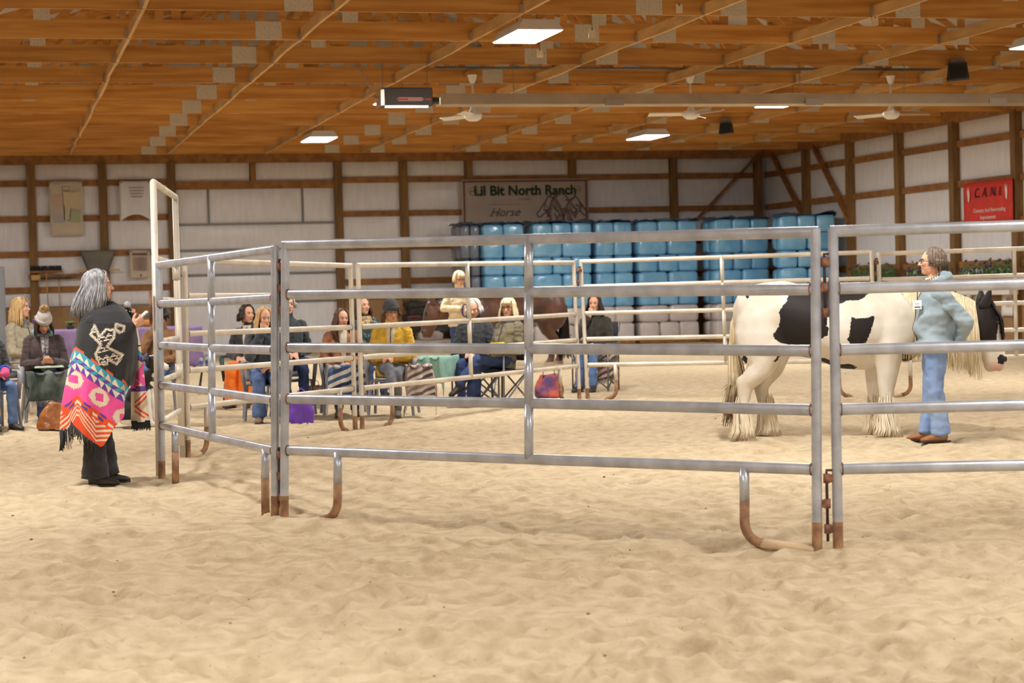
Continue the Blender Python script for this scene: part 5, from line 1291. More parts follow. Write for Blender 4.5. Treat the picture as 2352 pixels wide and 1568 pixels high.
# hat and brown jacket behind the gate
P = sit(.05, .45, 0, 'chin', nod=.25, look=-.1); g, rz, r, b, HM = seated('person in black hat, tan jacket and jeans behind the bow gate', 372, 945, -18, 'resin', 'grey plastic chair behind the bow gate', P, dict(top=fabric('tan_jacket', S(150,108,66), S(126,88,54)), thick=.035, shirt=fabric('teal_shirt', S(96,176,176)), pants=mJean, shoes=mat('tan_boot', S(140,106,76), .7), boot=.2), (hairD, .05, dict(n=90, seed=6, front=False, k=.96)))
mb = MB(); R3 = HM.to_3x3(); mb.loft([(HM @ V((-.012,0,z)), R3 @ V((r_,0,.0)), R3 @ V((0,r_*.9,0))) for r_, z in ((.108,.03),(.112,.06),(.112,.10),(.10,.135),(.05,.15),(.01,.152))], 20); ho = mb.build('brimmed_hat', mBlackF, b, smooth=True)
MB().loft([(HM @ V((-.012,0,z)), R3 @ V((r_,0,0)), R3 @ V((0,r_*.92,0))) for r_, z in ((.105,.04),(.165,.025),(.168,.032),(.105,.05))], 24).build('brim', mBlackF, ho, smooth=True)
# orange trousers
P = sit(.10, .44, 0, 'lap', nod=.02, look=.85); seated('dark-haired woman in orange trousers and dark knit jacket looking right', 572, 932, -16, 'resin', 'dark green plastic chair beside the orange trousers', P, dict(top=fabric('charcoal_knit', S(62,60,64), S(46,44,48)), thick=.03, shirt=fabric('cream_shirt', S(206,196,180)), pants=fabric('orange_trousers', S(244,126,28), S(226,108,20)), leg=(.10,.10,.10), shoes=mShoeB, boot=.1), (hairD, .10, dict(n=200, seed=7, wave=.012)), cm=mResinG)
# blonde with dark down jacket, jeans
P = sit(.02, .44, 0, 'chin', nod=.15, look=.25, lx=.38); g, rz, r, b, HM = seated('blonde woman in dark down jacket and blue jeans behind the left front post', 614, 962, 2, 'resin', 'grey plastic chair with splayed legs behind the left front post', P, dict(top=fabric('slate_down_jacket', S(64,70,78), S(52,58,66)), thick=.045, sleeve=.065, pants=mJean, leg=(.1,.078,.075), bell=1.15, shoes=mat('taupe_shoe', S(126,104,86), .7)), (hairB, .22, dict(n=220, seed=9)), dz=-.02)
fo = empty('open_notebook', g, rz); tag(fo, 'open notebook with white pages on the lap of the woman in jeans', 'notebook'); MB().box((.30,.09,.652), (.2,.16,.012), Matrix.Rotation(.15,3,'X')).build('page_block', MATS['paper_white'], fo); MB().box((.30,-.08,.652), (.2,.16,.012), Matrix.Rotation(-.15,3,'X')).build('page_block', MATS['paper_white'], fo)
# white haired, dark jacket right of the post
P = sit(.10, .44, 0, 'lap', nod=.0, look=.2); seated('white-haired person in dark green jacket just right of the left front posts', 668, 950, 8, 'resin', 'grey plastic chair with curved arm right of the left front posts', P, dict(top=fabric('dark_teal_jacket', S(52,60,62), S(40,48,50)), thick=.035, pants=mJeanD, shoes=mShoeB), (hairW, .04, dict(n=160, seed=10)), dz=.06, scale=1.05)
# plaid shawl
P = sit(.06, .44, 0, 'lap', nod=.05, look=.3); mSer = stripes_mat('blue_serape', [S(52,76,116), S(206,200,186), S(70,96,134), S(226,220,208), S(40,58,92), S(176,170,160), S(86,110,146)], 2.6)
plaid = mat('plaid_shawl', S(196,128,84), .9, var=.5, vscale=8, col2=S(92,66,58), bump=.3)
g, rz, r, b, HM = seated('woman with long brown hair in plaid shawl and striped blue blanket', 792, 950, 4, 'resin', 'plastic chair under the blue striped blanket', P, dict(top=plaid, thick=.05, sleeve=.075, shirt=fabric('pale_scarf', S(206,196,176)), zip=False, pants=mJeanD, shoes=mShoeO), (hairBr, .30, dict(n=220, seed=12, spread=.05)), scale=.95)
blanket(g, rz, 'blue and white striped serape blanket over the lap of the woman in plaid', mSer, h=.47, front=.36, side=.22, seed=6, fringe_m=mat('pale_fringe2', S(210,204,190), .9))
# green puffer behind
P = sit(.06, .46, 0, 'lap', nod=-.05, look=.2); seated('woman with long light brown hair in glossy dark green puffer jacket', 842, 918, 20, 'resin', 'plastic chair under the woman in the green puffer jacket', P, dict(top=mat('green_puffer', S(52,74,72), .35, var=.2, vscale=10, col2=S(36,54,54), bump=.6, bscale=16), thick=.045, sleeve=.068, scarf=fabric('cream_scarf', S(226,196,140), S(120,96,70), vs=30), pants=mJeanD, shoes=mShoeB), (hairBr, .24, dict(n=220, seed=13)), dz=.04)
# yellow jacket
P = sit(.04, .44, 0, 'lap', nod=.08, look=.42, legs='crossR'); mYel = fabric('mustard_jacket', S(206,164,46), S(186,144,34), bump=.35)
for k in ('L','R'): P['wr'+k] = P['wr'+k]+V((.05,0,.06))
g, rz, r, b, HM = seated('woman in mustard yellow jacket and dark beanie with hands clasped', 905, 952, -8, 'resin', 'grey plastic chair under the woman in mustard yellow', P, dict(top=mYel, thick=.045, sleeve=.07, W=.18, shirt=fabric('beige_lining', S(196,176,140)), pants=fabric('grey_leggings', S(104,106,112), S(88,90,98)), shoes=mShoeO, boot=.12, glasses='glass_frame', skin='skin_tan'), (hairBr, .06, dict(n=70, seed=14, front=False, k=.96)), hat=(mat('knit_charcoal', S(74,76,80), .95, var=.15, vscale=80, bump=.8, bscale=100), None, True, 1.05))
mSer2 = stripes_mat('brown_serape', [S(150,128,122), S(206,196,188), S(120,100,98), S(222,214,206), S(96,78,78), S(176,160,152)], 3.0)
blanket(g+RGT*.26+V((0,0,.0)), rz+.3, 'brown and cream striped serape blanket beside the woman in mustard yellow', mSer2, x0=.0, x1=.34, w=.20, h=.46, front=.36, side=.18, seed=9, fringe_m=mat('pale_fringe3', S(220,214,204), .9))
# white haired, black jacket, teal blanket
P = sit(.04, .44, 0, 'lap', nod=.35, look=0); g, rz, r, b, HM = seated('white-haired person in black jacket under a pale teal blanket', 1094, 922, -12, 'camp', 'folding camp chair under the pale teal blanket', P, dict(top=fabric('black_jacket', S(54,56,60), S(38,40,44)), thick=.045, sleeve=.065, pants=mJeanD, shoes=mShoeB), (hairW, .06, dict(n=200, seed=15)))
blanket(g-RGT*.34, rz-.35, 'pale teal fleece blanket draped to the sand', mat('teal_fleece', S(136,172,158), .95, var=.15, vscale=6, bump=.4, bscale=20), h=.46, front=.34, side=.30, seed=12, fr=False)
# blonde bob with glasses, binder
P = sit(.16, .44, 0, 'lap', nod=.02, look=.55, legs='crossL', lx=.43); 
g, rz, r, b, HM = seated('platinum blonde woman in glasses and olive jacket with a yellow binder', 1158, 928, -48, 'camp', 'folding camp chair with crossed frame under the blonde woman in glasses', P, dict(top=fabric('olive_jacket', S(124,114,88), S(104,96,74)), thick=.035, sleeve=.06, scarf=fabric('slate_scarf', S(88,94,98), S(70,76,80)), pants=mJeanD, leg=(.09,.07,.065), shoes=mShoeB, boot=.04, glasses='glass_frame'), (hairP, .17, dict(n=260, seed=16, fringe=True, az_min=52, k=1.05)))
bi = empty('binder', g, rz); tag(bi, 'open bright yellow ring binder on the lap of the blonde woman', 'binder')
mY = mat('yellow_plastic', S(244,222,40), .4)
MB().box((.30,.13,.73), (.24,.25,.008), Matrix.Rotation(.45,3,'X')).build('cover', mY, bi); MB().box((.30,-.12,.70), (.24,.25,.008), Matrix.Rotation(-.1,3,'X')).build('cover', mY, bi); MB().box((.30,-.11,.715), (.21,.21,.014), Matrix.Rotation(-.1,3,'X')).build('page_block', MATS['paper_white'], bi)
for x in (.22,.30,.38): MB().tube([V((x,.0+.022*math.cos(a),.715+.022*math.sin(a))) for a in [i*math.pi/5 for i in range(10)]], .003, 6, closed=True).build('ring', mCampT, bi, smooth=True)
# brunette, hand at her face
P = sit(.04, .44, 0, 'chin', nod=.05, look=.12, lx=.38); g, rz, r, b, HM = seated('brunette woman resting her chin on her hand right of the rear hinge', 1370, 896, -20, 'camp', 'folding camp chair with side table under the brunette woman', P, dict(top=fabric('dark_olive_jacket', S(58,54,44), S(44,42,34)), thick=.04, cuff=.85, pants=mJean, shoes=mShoeB, boot=.1), (hairD, .20, dict(n=230, seed=17, spread=.04)), table=True)
mSer3 = stripes_mat('rose_serape', [S(176,140,128), S(80,64,62), S(196,166,150), S(66,76,70), S(120,90,86)], 3.2)
blanket(g+RGT*.13, rz+.5, 'rose and dark striped blanket hanging beside the brunette woman', mSer3, x0=.0, x1=.26, w=.16, h=.47, front=.44, side=.10, seed=15, fringe_m=mat('dark_fringe', S(90,76,70), .9))
# standing woman in the cream sweater
g = G(1060, 868); rz = face_dir(g, 18)
P = dict(yaw=0, pel=V((0,0,.92)), chest=V((0,0,1.19)), neck=V((0,0,1.45)), head=V((.03,0,1.605)), look=(.05,.18,0), shw=.17, elL=V((-.02,.27,1.14)), elR=V((-.02,-.27,1.14)), wrL=V((.22,.06,1.16)), wrR=V((.22,-.05,1.13)),
         hdL=(V((.2,-.8,.0)), V((-.5,0,-.6)), V((0,0,1)), .8), hdR=(V((.2,.8,.1)), V((-.5,0,-.6)), V((0,0,1)), .8), knL=V((.03,.10,.49)), knR=V((.03,-.10,.49)), anL=V((0,.11,.085)), anR=V((0,-.11,.085)))
r, b, HM = person('short-haired blonde woman in cream sweater and glasses standing with the brown horse', g, rz, P, dict(top=mat('cream_knit', S(226,208,172), .95, var=.06, vscale=50, bump=.5, bscale=70), topname='sweater', hem=V((0,0,.84)), W=.18, D=.13, thick=.03, sleeve=.062, pants=mJeanD, shoes=mShoeB, glasses='glass_frame'), 1.0, .009, 'people standing')
hair_locks(b, HM, hairP, .05, 220, .01, r=.008, az_min=62, seed=18, k=1.07, fringe=True)
rp = empty('lead_rope', g, rz); tag(rp, 'dark blue lead rope coiled in the hands of the woman in cream', 'rope'); mR = mat('navy_rope', S(60,66,92), .9)
for k in range(3): MB().tube([V((.27+.012*k, .0+.05*math.cos(a), 1.10+.10*math.sin(a))) for a in [i*math.pi/7 for i in range(14)]], .011, 8, closed=True).build('coil', mR, rp, smooth=True)
MB().tube([V((.27,.02,1.02)), V((.26,.06,.8)), V((.2,.2,.9)), V((.1,.45,1.15))], .010, 8).build('rope_end', mR, rp, smooth=True)
# ------------------------------------------------------------------ things around the hall
def text(s, size, m, parent, M, name='lettering', bold=0.0, shear=0.0, align='CENTER'):
    cu = bpy.data.curves.new('t', 'FONT'); cu.body = s; cu.size = size; cu.align_x = align; cu.align_y = 'CENTER'; cu.extrude = .002; cu.offset = bold; cu.shear = shear; cu.resolution_u = 4
    ob = bpy.data.objects.new('t', cu); TMP.collection.objects.link(ob)
    with bpy.context.temp_override(scene=TMP, view_layer=TMP.view_layers[0]):
        dg = bpy.context.evaluated_depsgraph_get(); dg.update(); me = bpy.data.meshes.new_from_object(ob.evaluated_get(dg))
    bpy.data.objects.remove(ob); me.materials.clear()
    return link(name, me, m, parent, M)
RXW = Matrix.Rotation(math.pi/2, 4, 'X')                       # text plane facing -Y
# wrapped pallets of shavings bales
mBlue = mat('blue_wrap', S(134,192,228), .22, var=.18, vscale=4, col2=S(108,172,216), bump=.35, bscale=7, rnd=.06, coat=.5)
mWhiteB = mat('white_wrap', S(212,202,198), .25, var=.08, vscale=4, bump=.35, bscale=7, rnd=.05, coat=.5)
mGreyW = mat('grey_wrap', S(120,132,150), .3, var=.3, vscale=3, col2=S(96,100,108), bump=.4, bscale=6, coat=.4)
mTarp = mat('blue_tarp', S(60,98,146), .45, var=.4, vscale=3, col2=S(84,96,104))
def bale_mesh(w, d, h):
    mb = MB(); B = 10; vs = []; fs = []
    me = MB().ell((0,0,0), (1,1,1), None, 20, 12); p = .28
    me.v = [(math.copysign(abs(x)**p, x)*w/2 if abs(x) > 1e-6 else 0, math.copysign(abs(y)**p, y)*d/2 if abs(y) > 1e-6 else 0, math.copysign(abs(z)**.38, z)*h/2 if abs(z) > 1e-6 else 0) for x, y, z in me.v]
    m_ = me.mesh('bale'); wrinkle(m_, .012, 5, (1,1,1), w*9); return m_
_bm = {}
def bale(w, d, h, m):
    k = (round(w,3), round(d,3), round(h,3), m.name)
    if k not in _bm: _bm[k] = bale_mesh(w, d, h); _bm[k].materials.append(m)
    return _bm[k]
rb = random.Random(21)
def bale_stack(x0, x1, Y, rz, label, rows=7, h=.405, m=None, white=2):
    W = x1-x0; root = empty('bale_stack', ((x0+x1)/2, Y, 0), rz); tag(root, label, 'bale stack', 'wrapped stacks of bales by the far wall')
    MB().box((0,.55,.05), (W,1.1,.09)).build('pallet', mWood, root)
    for r in range(rows):
        mm = m or (mWhiteB if r < white else mBlue); n = 3 if (r % 2 == 0 and W > 1.2) else 2
        for i in range(n):
            w = W/n; link('bale', bale(w*.995, .56, h*1.02, mm), None, root, Matrix.Translation((-W/2+w*(i+.5)+rb.uniform(-.01,.01), .28+rb.uniform(-.015,.015), .1+h*(r+.5))))
        link('bale', bale(W*.97, .54, h*1.0, mm), None, root, Matrix.Translation((0, .83, .1+h*(r+.5))))
    zt = .1+h*rows
    def tf(u, v): x = (u-.5)*W*1.06; y = -.03+1.16*v; n = noise.noise(V((x*3+x0*5, y*3, x0))); return (x, y, zt+.035+.07*n+.05*noise.noise(V((x*8, y*8, x0)))-.10*max(0, abs(u-.5)*2-.88)*4)
    t = MB().grid(tf, 16, 14).build('top_sheet', mTarp, root, smooth=True, solid=.006)
    return root
def xat(px, Y): return WY(px, 650, Y).x
for a, b, Y, rz, lab, kw in ((1060,1104,44.6,0,'narrow stack in greyish clear wrap left of the blue bales',dict(m=mGreyW)), (1112,1207,44.4,0,'leftmost blue bale stack, half hidden by the brown horse',{}), (1226,1362,44.3,0,'wide blue bale stack under the ranch banner',{}),
        (1370,1456,44.4,0,'narrow blue bale stack behind the brunette woman',{}), (1468,1606,44.3,0,'brightest wide blue bale stack with two white lower rows',{}), (1644,1770,43.6,0,'blue bale stack above the pinto horse\'s rump',{}), (1796,1918,41.7,-.2,'blue bale stack in the far right corner, behind the front posts',{})):
    bale_stack(xat(a,Y), xat(b,Y), Y, rz, lab, **kw)

# ranch banner on the back wall
YBN = YB-.115
p0, p1 = WY(1059, 412, YBN), WY(1350, 408, YBN); pz = WY(1100, 528, YBN).z
bw_, bh_ = p1.x-p0.x, p0.z-pz
bn = empty('banner', (p0.x, YBN, pz)); tag(bn, 'wide cream banner reading Lil Bit North Ranch above the blue bales', 'banner')
mCan = mat('banner_canvas', S(186,172,158), .8, var=.06, vscale=3); mMar = mat('banner_border', S(120,56,50), .8); mGrn = mat('banner_green', S(38,58,34), .8); mSk = mat('banner_sketch', S(112,84,80), .8); mSkL = mat('banner_sketch_light', S(158,134,128), .8)
MB().grid(lambda u, v: (bw_*u, .01*math.sin(u*9)*(1-v), bh_*v), 24, 6).build('canvas', mCan, bn, smooth=True, solid=.01)
for a, b in (((.06,-.025,.0),(.06,-.025,bh_-.06)), ((bw_-.06,-.025,0),(bw_-.06,-.025,bh_-.06)), ((.03,-.025,bh_-.06),(bw_-.03,-.025,bh_-.06))): MB().bar(a, b, .012, .03, (0,0,1) if a[2] == b[2] else (1,0,0)).build('border', mMar, bn)
def bt(s, sz, m, x, z, **k): return text(s, sz, m, bn, Matrix.Translation((x,-.028,z)) @ RXW, **k)
bt('Lil Bit North Ranch', .335, mGrn, bw_*.50, bh_-.30, bold=.010)
bt('presents', .10, mSkL, bw_*.49, bh_-.50); bt('Horse', .30, mSk, bw_*.33, .42, shear=.45)
for x in (.30, bw_-.30):
    MB().tube([V((x+.10*math.cos(a), -.028, bh_-.30+.10*math.sin(a))) for a in [i*math.pi/10 for i in range(20)]], .008, 5, closed=True).build('emblem_ring', mSkL, bn); MB().tube([V((x-.06,-.028,bh_-.32)), V((x-.02,-.028,bh_-.28)), V((x+.02,-.028,bh_-.32)), V((x+.06,-.028,bh_-.28))], .010, 5).build('emblem_mark', mSk, bn)
for k in range(9): MB().box((.75+k*.085,-.026,.62), (.05,.008,.022)).build('faint_line', mSkL, bn)
hx = bw_*.64
def stroke(pts, r, m): MB().tube([V((hx+x, -.027, z)) for x, z in pts], r, 6, oval=(1,.4), up=(0,1,0)).build('sketch_line', m, bn, smooth=True)
def hh(dx, dz, s, fl):
    q = lambda L: [(dx+fl*x*s, dz+z*s) for x, z in L]
    stroke(q([(.0,.62),(.10,.66),(.16,.56),(.26,.42),(.38,.26),(.44,.18),(.42,.10),(.34,.08),(.26,.16),(.18,.22),(.10,.18),(.04,.0)]), .014, mSk)
    stroke(q([(.0,.62),(-.12,.56),(-.22,.40),(-.30,.16),(-.34,-.02)]), .018, mSk); stroke(q([(.02,.62),(.04,.74),(.09,.65)]), .012, mSk); stroke(q([(.16,.42),(.19,.44),(.22,.41)]), .014, mSk)
    for k in range(5): stroke(q([(-.02-.05*k,.60-.05*k),(-.12-.05*k,.44-.06*k),(-.10-.06*k,.26-.06*k)]), .012, mSkL)
hh(.42, .30, .95, 1); hh(.22, .22, .9, -1); hh(.78, .26, .8, 1); hh(.55, .08, .6, -1)
for i in range(16): x = rb.uniform(.1,1.05); z = rb.uniform(.12,.5); stroke([(x,z),(x+rb.uniform(-.1,.1),z+rb.uniform(.04,.12)),(x+rb.uniform(-.15,.15),z+rb.uniform(.05,.2))], .016, mSkL if i % 2 else mSk)

# red banner on the right wall
xr = XR-.11; q0, q1 = WX(2212, 422, xr), WX(2326, 410, xr); zb = WX(2270, 511, xr).z
rbn = empty('banner', (xr, q0.y, zb)); tag(rbn, 'red banner with C.A.N.I. lettering on the right wall', 'banner'); RW = q0.y-q1.y; RH = q0.z-zb
rbn.rotation_euler = (0,0,-math.pi/2)
mRed = mat('red_banner', S(206,52,40), .7, var=.1, vscale=3); MB().grid(lambda u, v: (RW*u, .012*math.sin(u*11+1)*(1-v*.5), RH*v-.05*math.sin(math.pi*u)*0), 20, 6).build('cloth', mRed, rbn, smooth=True, solid=.008)
mInk = mat('banner_ink', S(48,26,24), .8); mWT = mat('banner_white', S(236,214,206), .8)
tt = lambda s, sz, m, x, z, **k: text(s, sz, m, rbn, Matrix.Translation((x,-.024,z)) @ RXW, **k)
tt('C. A. N. I.', .27, mInk, RW*.52, RH*.72, shear=.25); tt('Constant And Neverending', .115, mWT, RW*.55, RH*.30); tt('Improvement', .115, mWT, RW*.52, RH*.13)
for x in (.26, RW-.22):
    MB().prism([(x-.05,RH*.78),(x-.02,RH*.9),(x,RH*.76),(x+.03,RH*.88),(x+.05,RH*.70),(x+.02,RH*.52),(x-.02,RH*.55)], .0, .004, Matrix.Translation((0,-.022,0)) @ RXW).build('white_figure', mWT, rbn)

# posters at the left of the back wall
def sheet(px0, py0, px1, py1, name, label, m, curl=.0, Y=YB-.10, cat='poster'):
    a, b = WY(px0, py0, Y), WY(px1, py1, Y); root = empty(name, (a.x, Y, b.z)); tag(root, label, cat, 'sheets pinned to the back wall'); w, h = b.x-a.x, a.z-b.z
    MB().grid(lambda u, v: (w*u*(1-.0*v)+.04*(1-v)*(u-.5)*curl, -.02*math.sin(u*5+1)-curl*.10*math.sin(math.pi*u)*(1-v), h*v-curl*.22*h*((2*u-1)**2)*(v < .5)*(1-v)), 14, 12).build('sheet', m, root, smooth=True, solid=.006)
    for x in (.04, w-.04): MB().box((x,-.03,h-.03), (.04,.01,.03)).build('pin', mRail, root)
    return root, w, h
mSheet = mat('pale_poster', S(206,192,170), .8, var=.05, vscale=3)
r_, w_, h_ = sheet(112, 416, 192, 541, 'poster', 'tall pale poster with faded rainbow blocks on the back wall', mSheet)
for (u0, u1, v0, v1, c) in ((.10,.40,.56,.74,S(206,176,156)), (.42,.92,.50,.80,S(206,192,156)), (.10,.45,.38,.55,S(198,180,168)), (.10,.45,.24,.38,S(176,172,170)), (.60,.92,.25,.45,S(172,178,142)), (.42,.62,.3,.5,S(200,190,156))):
    MB().box(((u0+u1)/2*w_,-.035,(v0+v1)/2*h_), ((u1-u0)*w_,.006,(v1-v0)*h_)).build('colour_block', mat('block_%d' % int(u0*1000+v0*100), c, .8), r_)
MB().tube([V((w_*.5+x,-.035,h_*.86+z)) for x, z in ((-.08,-.05),(.08,-.05),(.08,.05),(-.08,.05))], .008, 5, closed=True).build('emblem', mSkL, r_)
r_, w_, h_ = sheet(274, 416, 347, 492, 'poster', 'white sheet curled at its lower corners beside the tall gate arch', mFilm, 1.0)
for k in range(4): MB().box((w_*.55,-.09,h_*(.80-.09*k)), (w_*(.5-.04*k),.006,.02)).build('text_line', mSkL, r_)
r_, w_, h_ = sheet(297, 575, 346, 638, 'poster', 'small printed notice with heading on the back wall', mSheet, Y=YB-.12)
MB().box((w_*.5,-.04,h_*.86), (w_*.75,.006,h_*.07)).build('heading_bar', mSk, r_)
for k in range(12): MB().box((w_*.5,-.04,h_*(.75-.042*k)), (w_*.70,.006,h_*.018)).build('text_line', mSkL, r_)
MB().box((w_*.52,-.04,h_*.10), (.03,.006,.05)).build('emblem', mSk, r_)
# tool rack with brooms
Yt = YB-.14; k0, k1 = WY(70, 636, Yt), WY(205, 632, Yt)
rk = empty('tool_rack', (k0.x, Yt, k0.z)); tag(rk, 'wooden tool rack board on the left back wall', 'rack'); wk = k1.x-k0.x
MB().box((wk/2,.04,0), (wk+.1,.04,.11)).build('board', mWood, rk); MB().box((.12,.0,-.02), (.20,.10,.12)).build('block', mBrace, rk)
for i in range(6): MB().tube([V((.35+i*.17,.03,.0)), V((.35+i*.17,-.06,.02))], .012, 6).build('peg', mWood, rk)
b0 = WY(106, 619, Yt-.06); br = empty('push_broom', b0); tag(br, 'black push broom hanging head up on the rack', 'broom'); MB().box((0,0,-.05), (.74,.08,.05)).build('broom_block', mWood, br, bevel=.01)
mb = MB()
for i in range(60): x = -.35+.7*i/59; strand(mb, [V((x,rb.uniform(-.03,.03),-.03)), V((x+rb.uniform(-.01,.01),rb.uniform(-.04,.04),.09))], .012, .008, 5)
mb.build('bristles', mBlk, br); MB().tube([V((0,0,-.06)), V((.02,.02,-.95))], .014, 8).build('handle', mBrace, br, smooth=True)
b1 = WY(130, 640, Yt+.0); fk = empty('garden_rake', b1); tag(fk, 'dark rake head beside the push broom on the rack', 'rake'); MB().box((.02,0,.02), (.75,.03,.03)).build('rake_bar', mBlk, fk)
for i in range(14): MB().tube([V((-.33+.05*i,0,.02)), V((-.33+.05*i,-.07,-.03))], .008, 5).build('tine', mBlk, fk)
MB().tube([V((.05,0,.0)), V((.05,.02,-.9))], .014, 8).build('handle', mBrace, fk, smooth=True)
s0 = WY(224, 575, Yt); sc_ = empty('scoop_shovel', s0); tag(sc_, 'grey scoop shovel blade hanging upside down above the grey-haired woman', 'shovel')
MB().grid(lambda u, v: ((u-.5)*(.86-.42*v), -.08*math.sin(math.pi*u)*(1-v*.5)-.02, -.52*v), 12, 8).build('scoop_blade', mat('scoop_grey', S(112,108,96), .5, var=.15, vscale=4), sc_, smooth=True, solid=.01)
MB().tube([V((0,-.02,-.5)), V((0,.0,-1.4))], .018, 8).build('handle', mBrace, sc_, smooth=True); MB().bar(V((-.5,.0,-.46)), V((.5,0,-.46)), .03, .035).build('hanging_bar', mBrace, sc_)
# grey tall cabinet at the left edge
c0 = G(-40, 845); cb = empty('tall_cabinet', c0, 0); tag(cb, 'tall grey metal cabinet at the left picture edge', 'cabinet'); wz = WZ(0, 612, zc_of(c0)).z; cwid = WZ(13, 700, zc_of(c0)).x-c0.x
mCab = mat('cabinet_grey', S(128,130,134), .5, var=.05, vscale=3); MB().box((cwid-.45,.25,wz/2), (.9,.5,wz)).build('carcass', mCab, cb, bevel=.01)
for s in (0, 1): d_ = MB().box((cwid-.68+.45*s,-.012,wz/2), (.43,.02,wz-.06)).build('door', mCab, cb, bevel=.004); MB().tube([V((cwid-.50+.09*s,-.03,wz*.5)), V((cwid-.50+.09*s,-.03,wz*.5+.14))], .01, 6).build('handle', mRail, d_)
# purple draped table with small things
t0_ = G(250, 862); tw = 3.4; tb = empty('long_table', t0_, -.05); tag(tb, 'long table along the left back wall under a lilac cloth', 'table'); th_ = .86
MB().box((0,.35,th_-.02), (tw,.75,.04)).build('tabletop', mWood, tb)
for sx_ in (-1,1):
    for sy in (.05,.65): MB().tube([V((sx_*(tw/2-.1),sy,0)), V((sx_*(tw/2-.1),sy,th_-.03))], .02, 8).build('leg', mRail, tb, smooth=True)
mLil = mat('lilac_cloth', S(160,138,186), .85, var=.12, vscale=3, col2=S(132,110,160))
tc_ = empty('tablecloth', t0_, -.05); tag(tc_, 'lilac cloth hanging in folds over the long table', 'tablecloth')
def tcf(u, v):
    x = (u-.5)*(tw+.1); s = v*1.55
    if s < .8: return (x, .75-s, th_+.012)
    return (x, -.06-.05*math.sin(u*40)*(s-.8), th_+.012-(s-.8))
MB().grid(tcf, 90, 20).build('cloth', mLil, tc_, smooth=True, solid=.006)
def on_table(px, up=0.0): 
    d = ray(px, 760); k = (t0_.y+.25)/d.y; p = CAM+d*k; return V((p.x, t0_.y+.25, th_+.022+up))
p = on_table(91); ro = empty('paper_towel_roll', p); tag(ro, 'white paper towel roll standing on the lilac table', 'paper roll'); MB().tube([V((0,0,0)), V((0,0,.27))], .085, 20).build('roll', mat('towel_white', S(226,222,216), .9), ro, smooth=True, angle=50); MB().tube([V((0,0,0)), V((0,0,.29))], .02, 10).build('core', mBrace, ro)
p = on_table(79); vz = empty('small_vase', p); tag(vz, 'small purple jar beside the paper towel roll', 'jar'); MB().loft([(V((0,0,z)), V((r,0,0)), V((0,r,0))) for z, r in ((0,.03),(.06,.045),(.12,.04),(.15,.025),(.17,.03))], 14).build('jar', mat('purple_glaze', S(96,60,130), .4), vz, smooth=True); MB().ell((0,0,.18), (.03,.03,.02)).build('lid', mat('purple_lid', S(76,50,110), .4), vz, smooth=True)
p = on_table(162); pt = empty('potted_plant', p); tag(pt, 'small green plant on the lilac table', 'plant'); MB().loft([(V((0,0,z)), V((r,0,0)), V((0,r,0))) for z, r in ((0,.06),(.08,.08))], 14).build('pot', mat('dark_pot', S(60,56,50), .6), pt, smooth=True); mb = MB()
for i in range(40): a = rb.uniform(0,6.28); R_ = rb.uniform(.06,.16); strand(mb, [V((0,0,.07)), V((R_*.6*math.cos(a),R_*.6*math.sin(a),.14)), V((R_*math.cos(a),R_*math.sin(a),.10))], .012, .003, 5)
mb.build('leaves', mat('leaf_green', S(88,120,60), .6), pt, smooth=True)
p = on_table(338); pk = empty('pumpkin', p); tag(pk, 'small orange gourd on the lilac table near the gate', 'pumpkin'); MB().ell((0,0,.07), (.09,.09,.07)).build('gourd', mat('gourd_orange', S(216,140,60), .5), pk, smooth=True); MB().tube([V((0,0,.13)), V((.01,0,.17))], .012, 6).build('stem', mat('leaf_green', S(88,120,60), .6), pk)

# bags and small things between the chairs
def soft_bag(name, label, px, py, w, d, h, m, az=0, handle=None, lean=0.0, cat='bag', slump=.25, open_=True):
    g = G(px, py); root = empty(name, g, face_dir(g, az)+math.pi/2); tag(root, label, cat)
    B = MB(); n = 8; rings = []
    for i in range(n+1):
        t = i/n; k = 1+.10*math.sin(math.pi*t)-slump*t*t; rings.append((V((lean*t, 0, h*t)), V((w/2*k,0,0)), V((0,d/2*(1.05-.55*t),0))))
    B.loft(rings, 20); me = remesh(B, .014, 2, disp=(.022, 7, (1,1,1), px)); link('bag_body', me, m, root)
    if handle:
        for s in (-1, 1): MB().tube([V((lean-w*.22,s*d*.22,h*.93)), V((lean-w*.2,s*d*.26,h*1.15)), V((lean,s*d*.28,h*1.32)), V((lean+w*.2,s*d*.26,h*1.15)), V((lean+w*.22,s*d*.22,h*.93))], .009, 8, oval=(1.6,.6)).build('handle', handle, root, smooth=True)
    return root
mLea = mat('tan_leather', S(178,112,54), .4, var=.2, vscale=6, col2=S(150,88,38), coat=.3)
soft_bag('leather_bag', 'slouchy tan leather bag on the sand beside the colourful poncho', 122, 985, .36, .22, .30, mLea, 10, lean=.06, slump=.45)
mPur = mat('purple_nylon', S(112,64,186), .55, var=.1, vscale=5); tg = soft_bag('tote_bag', 'bright purple tote bag right of the left front post', 694, 972, .26, .16, .30, mPur, 0, mPur, slump=.05)
soft_bag('tote_bag', 'dark red speckled bag beside the purple tote', 667, 968, .12, .16, .26, mat('red_speckle', S(120,34,36), .7, var=.5, vscale=40, col2=S(70,24,26)), 0, mShoeB, slump=.1)
soft_bag('handbag', 'dark brown handbag between the chairs behind the purple tote', 722, 930, .30, .16, .26, mat('dark_brown_leather', S(82,58,46), .45), 0, mLea, slump=.2)
soft_bag('backpack', 'red, blue and orange patterned bag on the sand by the camp chair', 1262, 912, .36, .24, .30, stripes_mat('woven_bright', [S(196,84,64), S(64,70,130), S(206,120,80), S(110,70,100), S(150,60,56)], 4) if False else mat('woven_bright2', S(196,92,66), .85, var=.5, vscale=6, col2=S(86,70,120), bump=.3), 0, mShoeB, slump=.35)
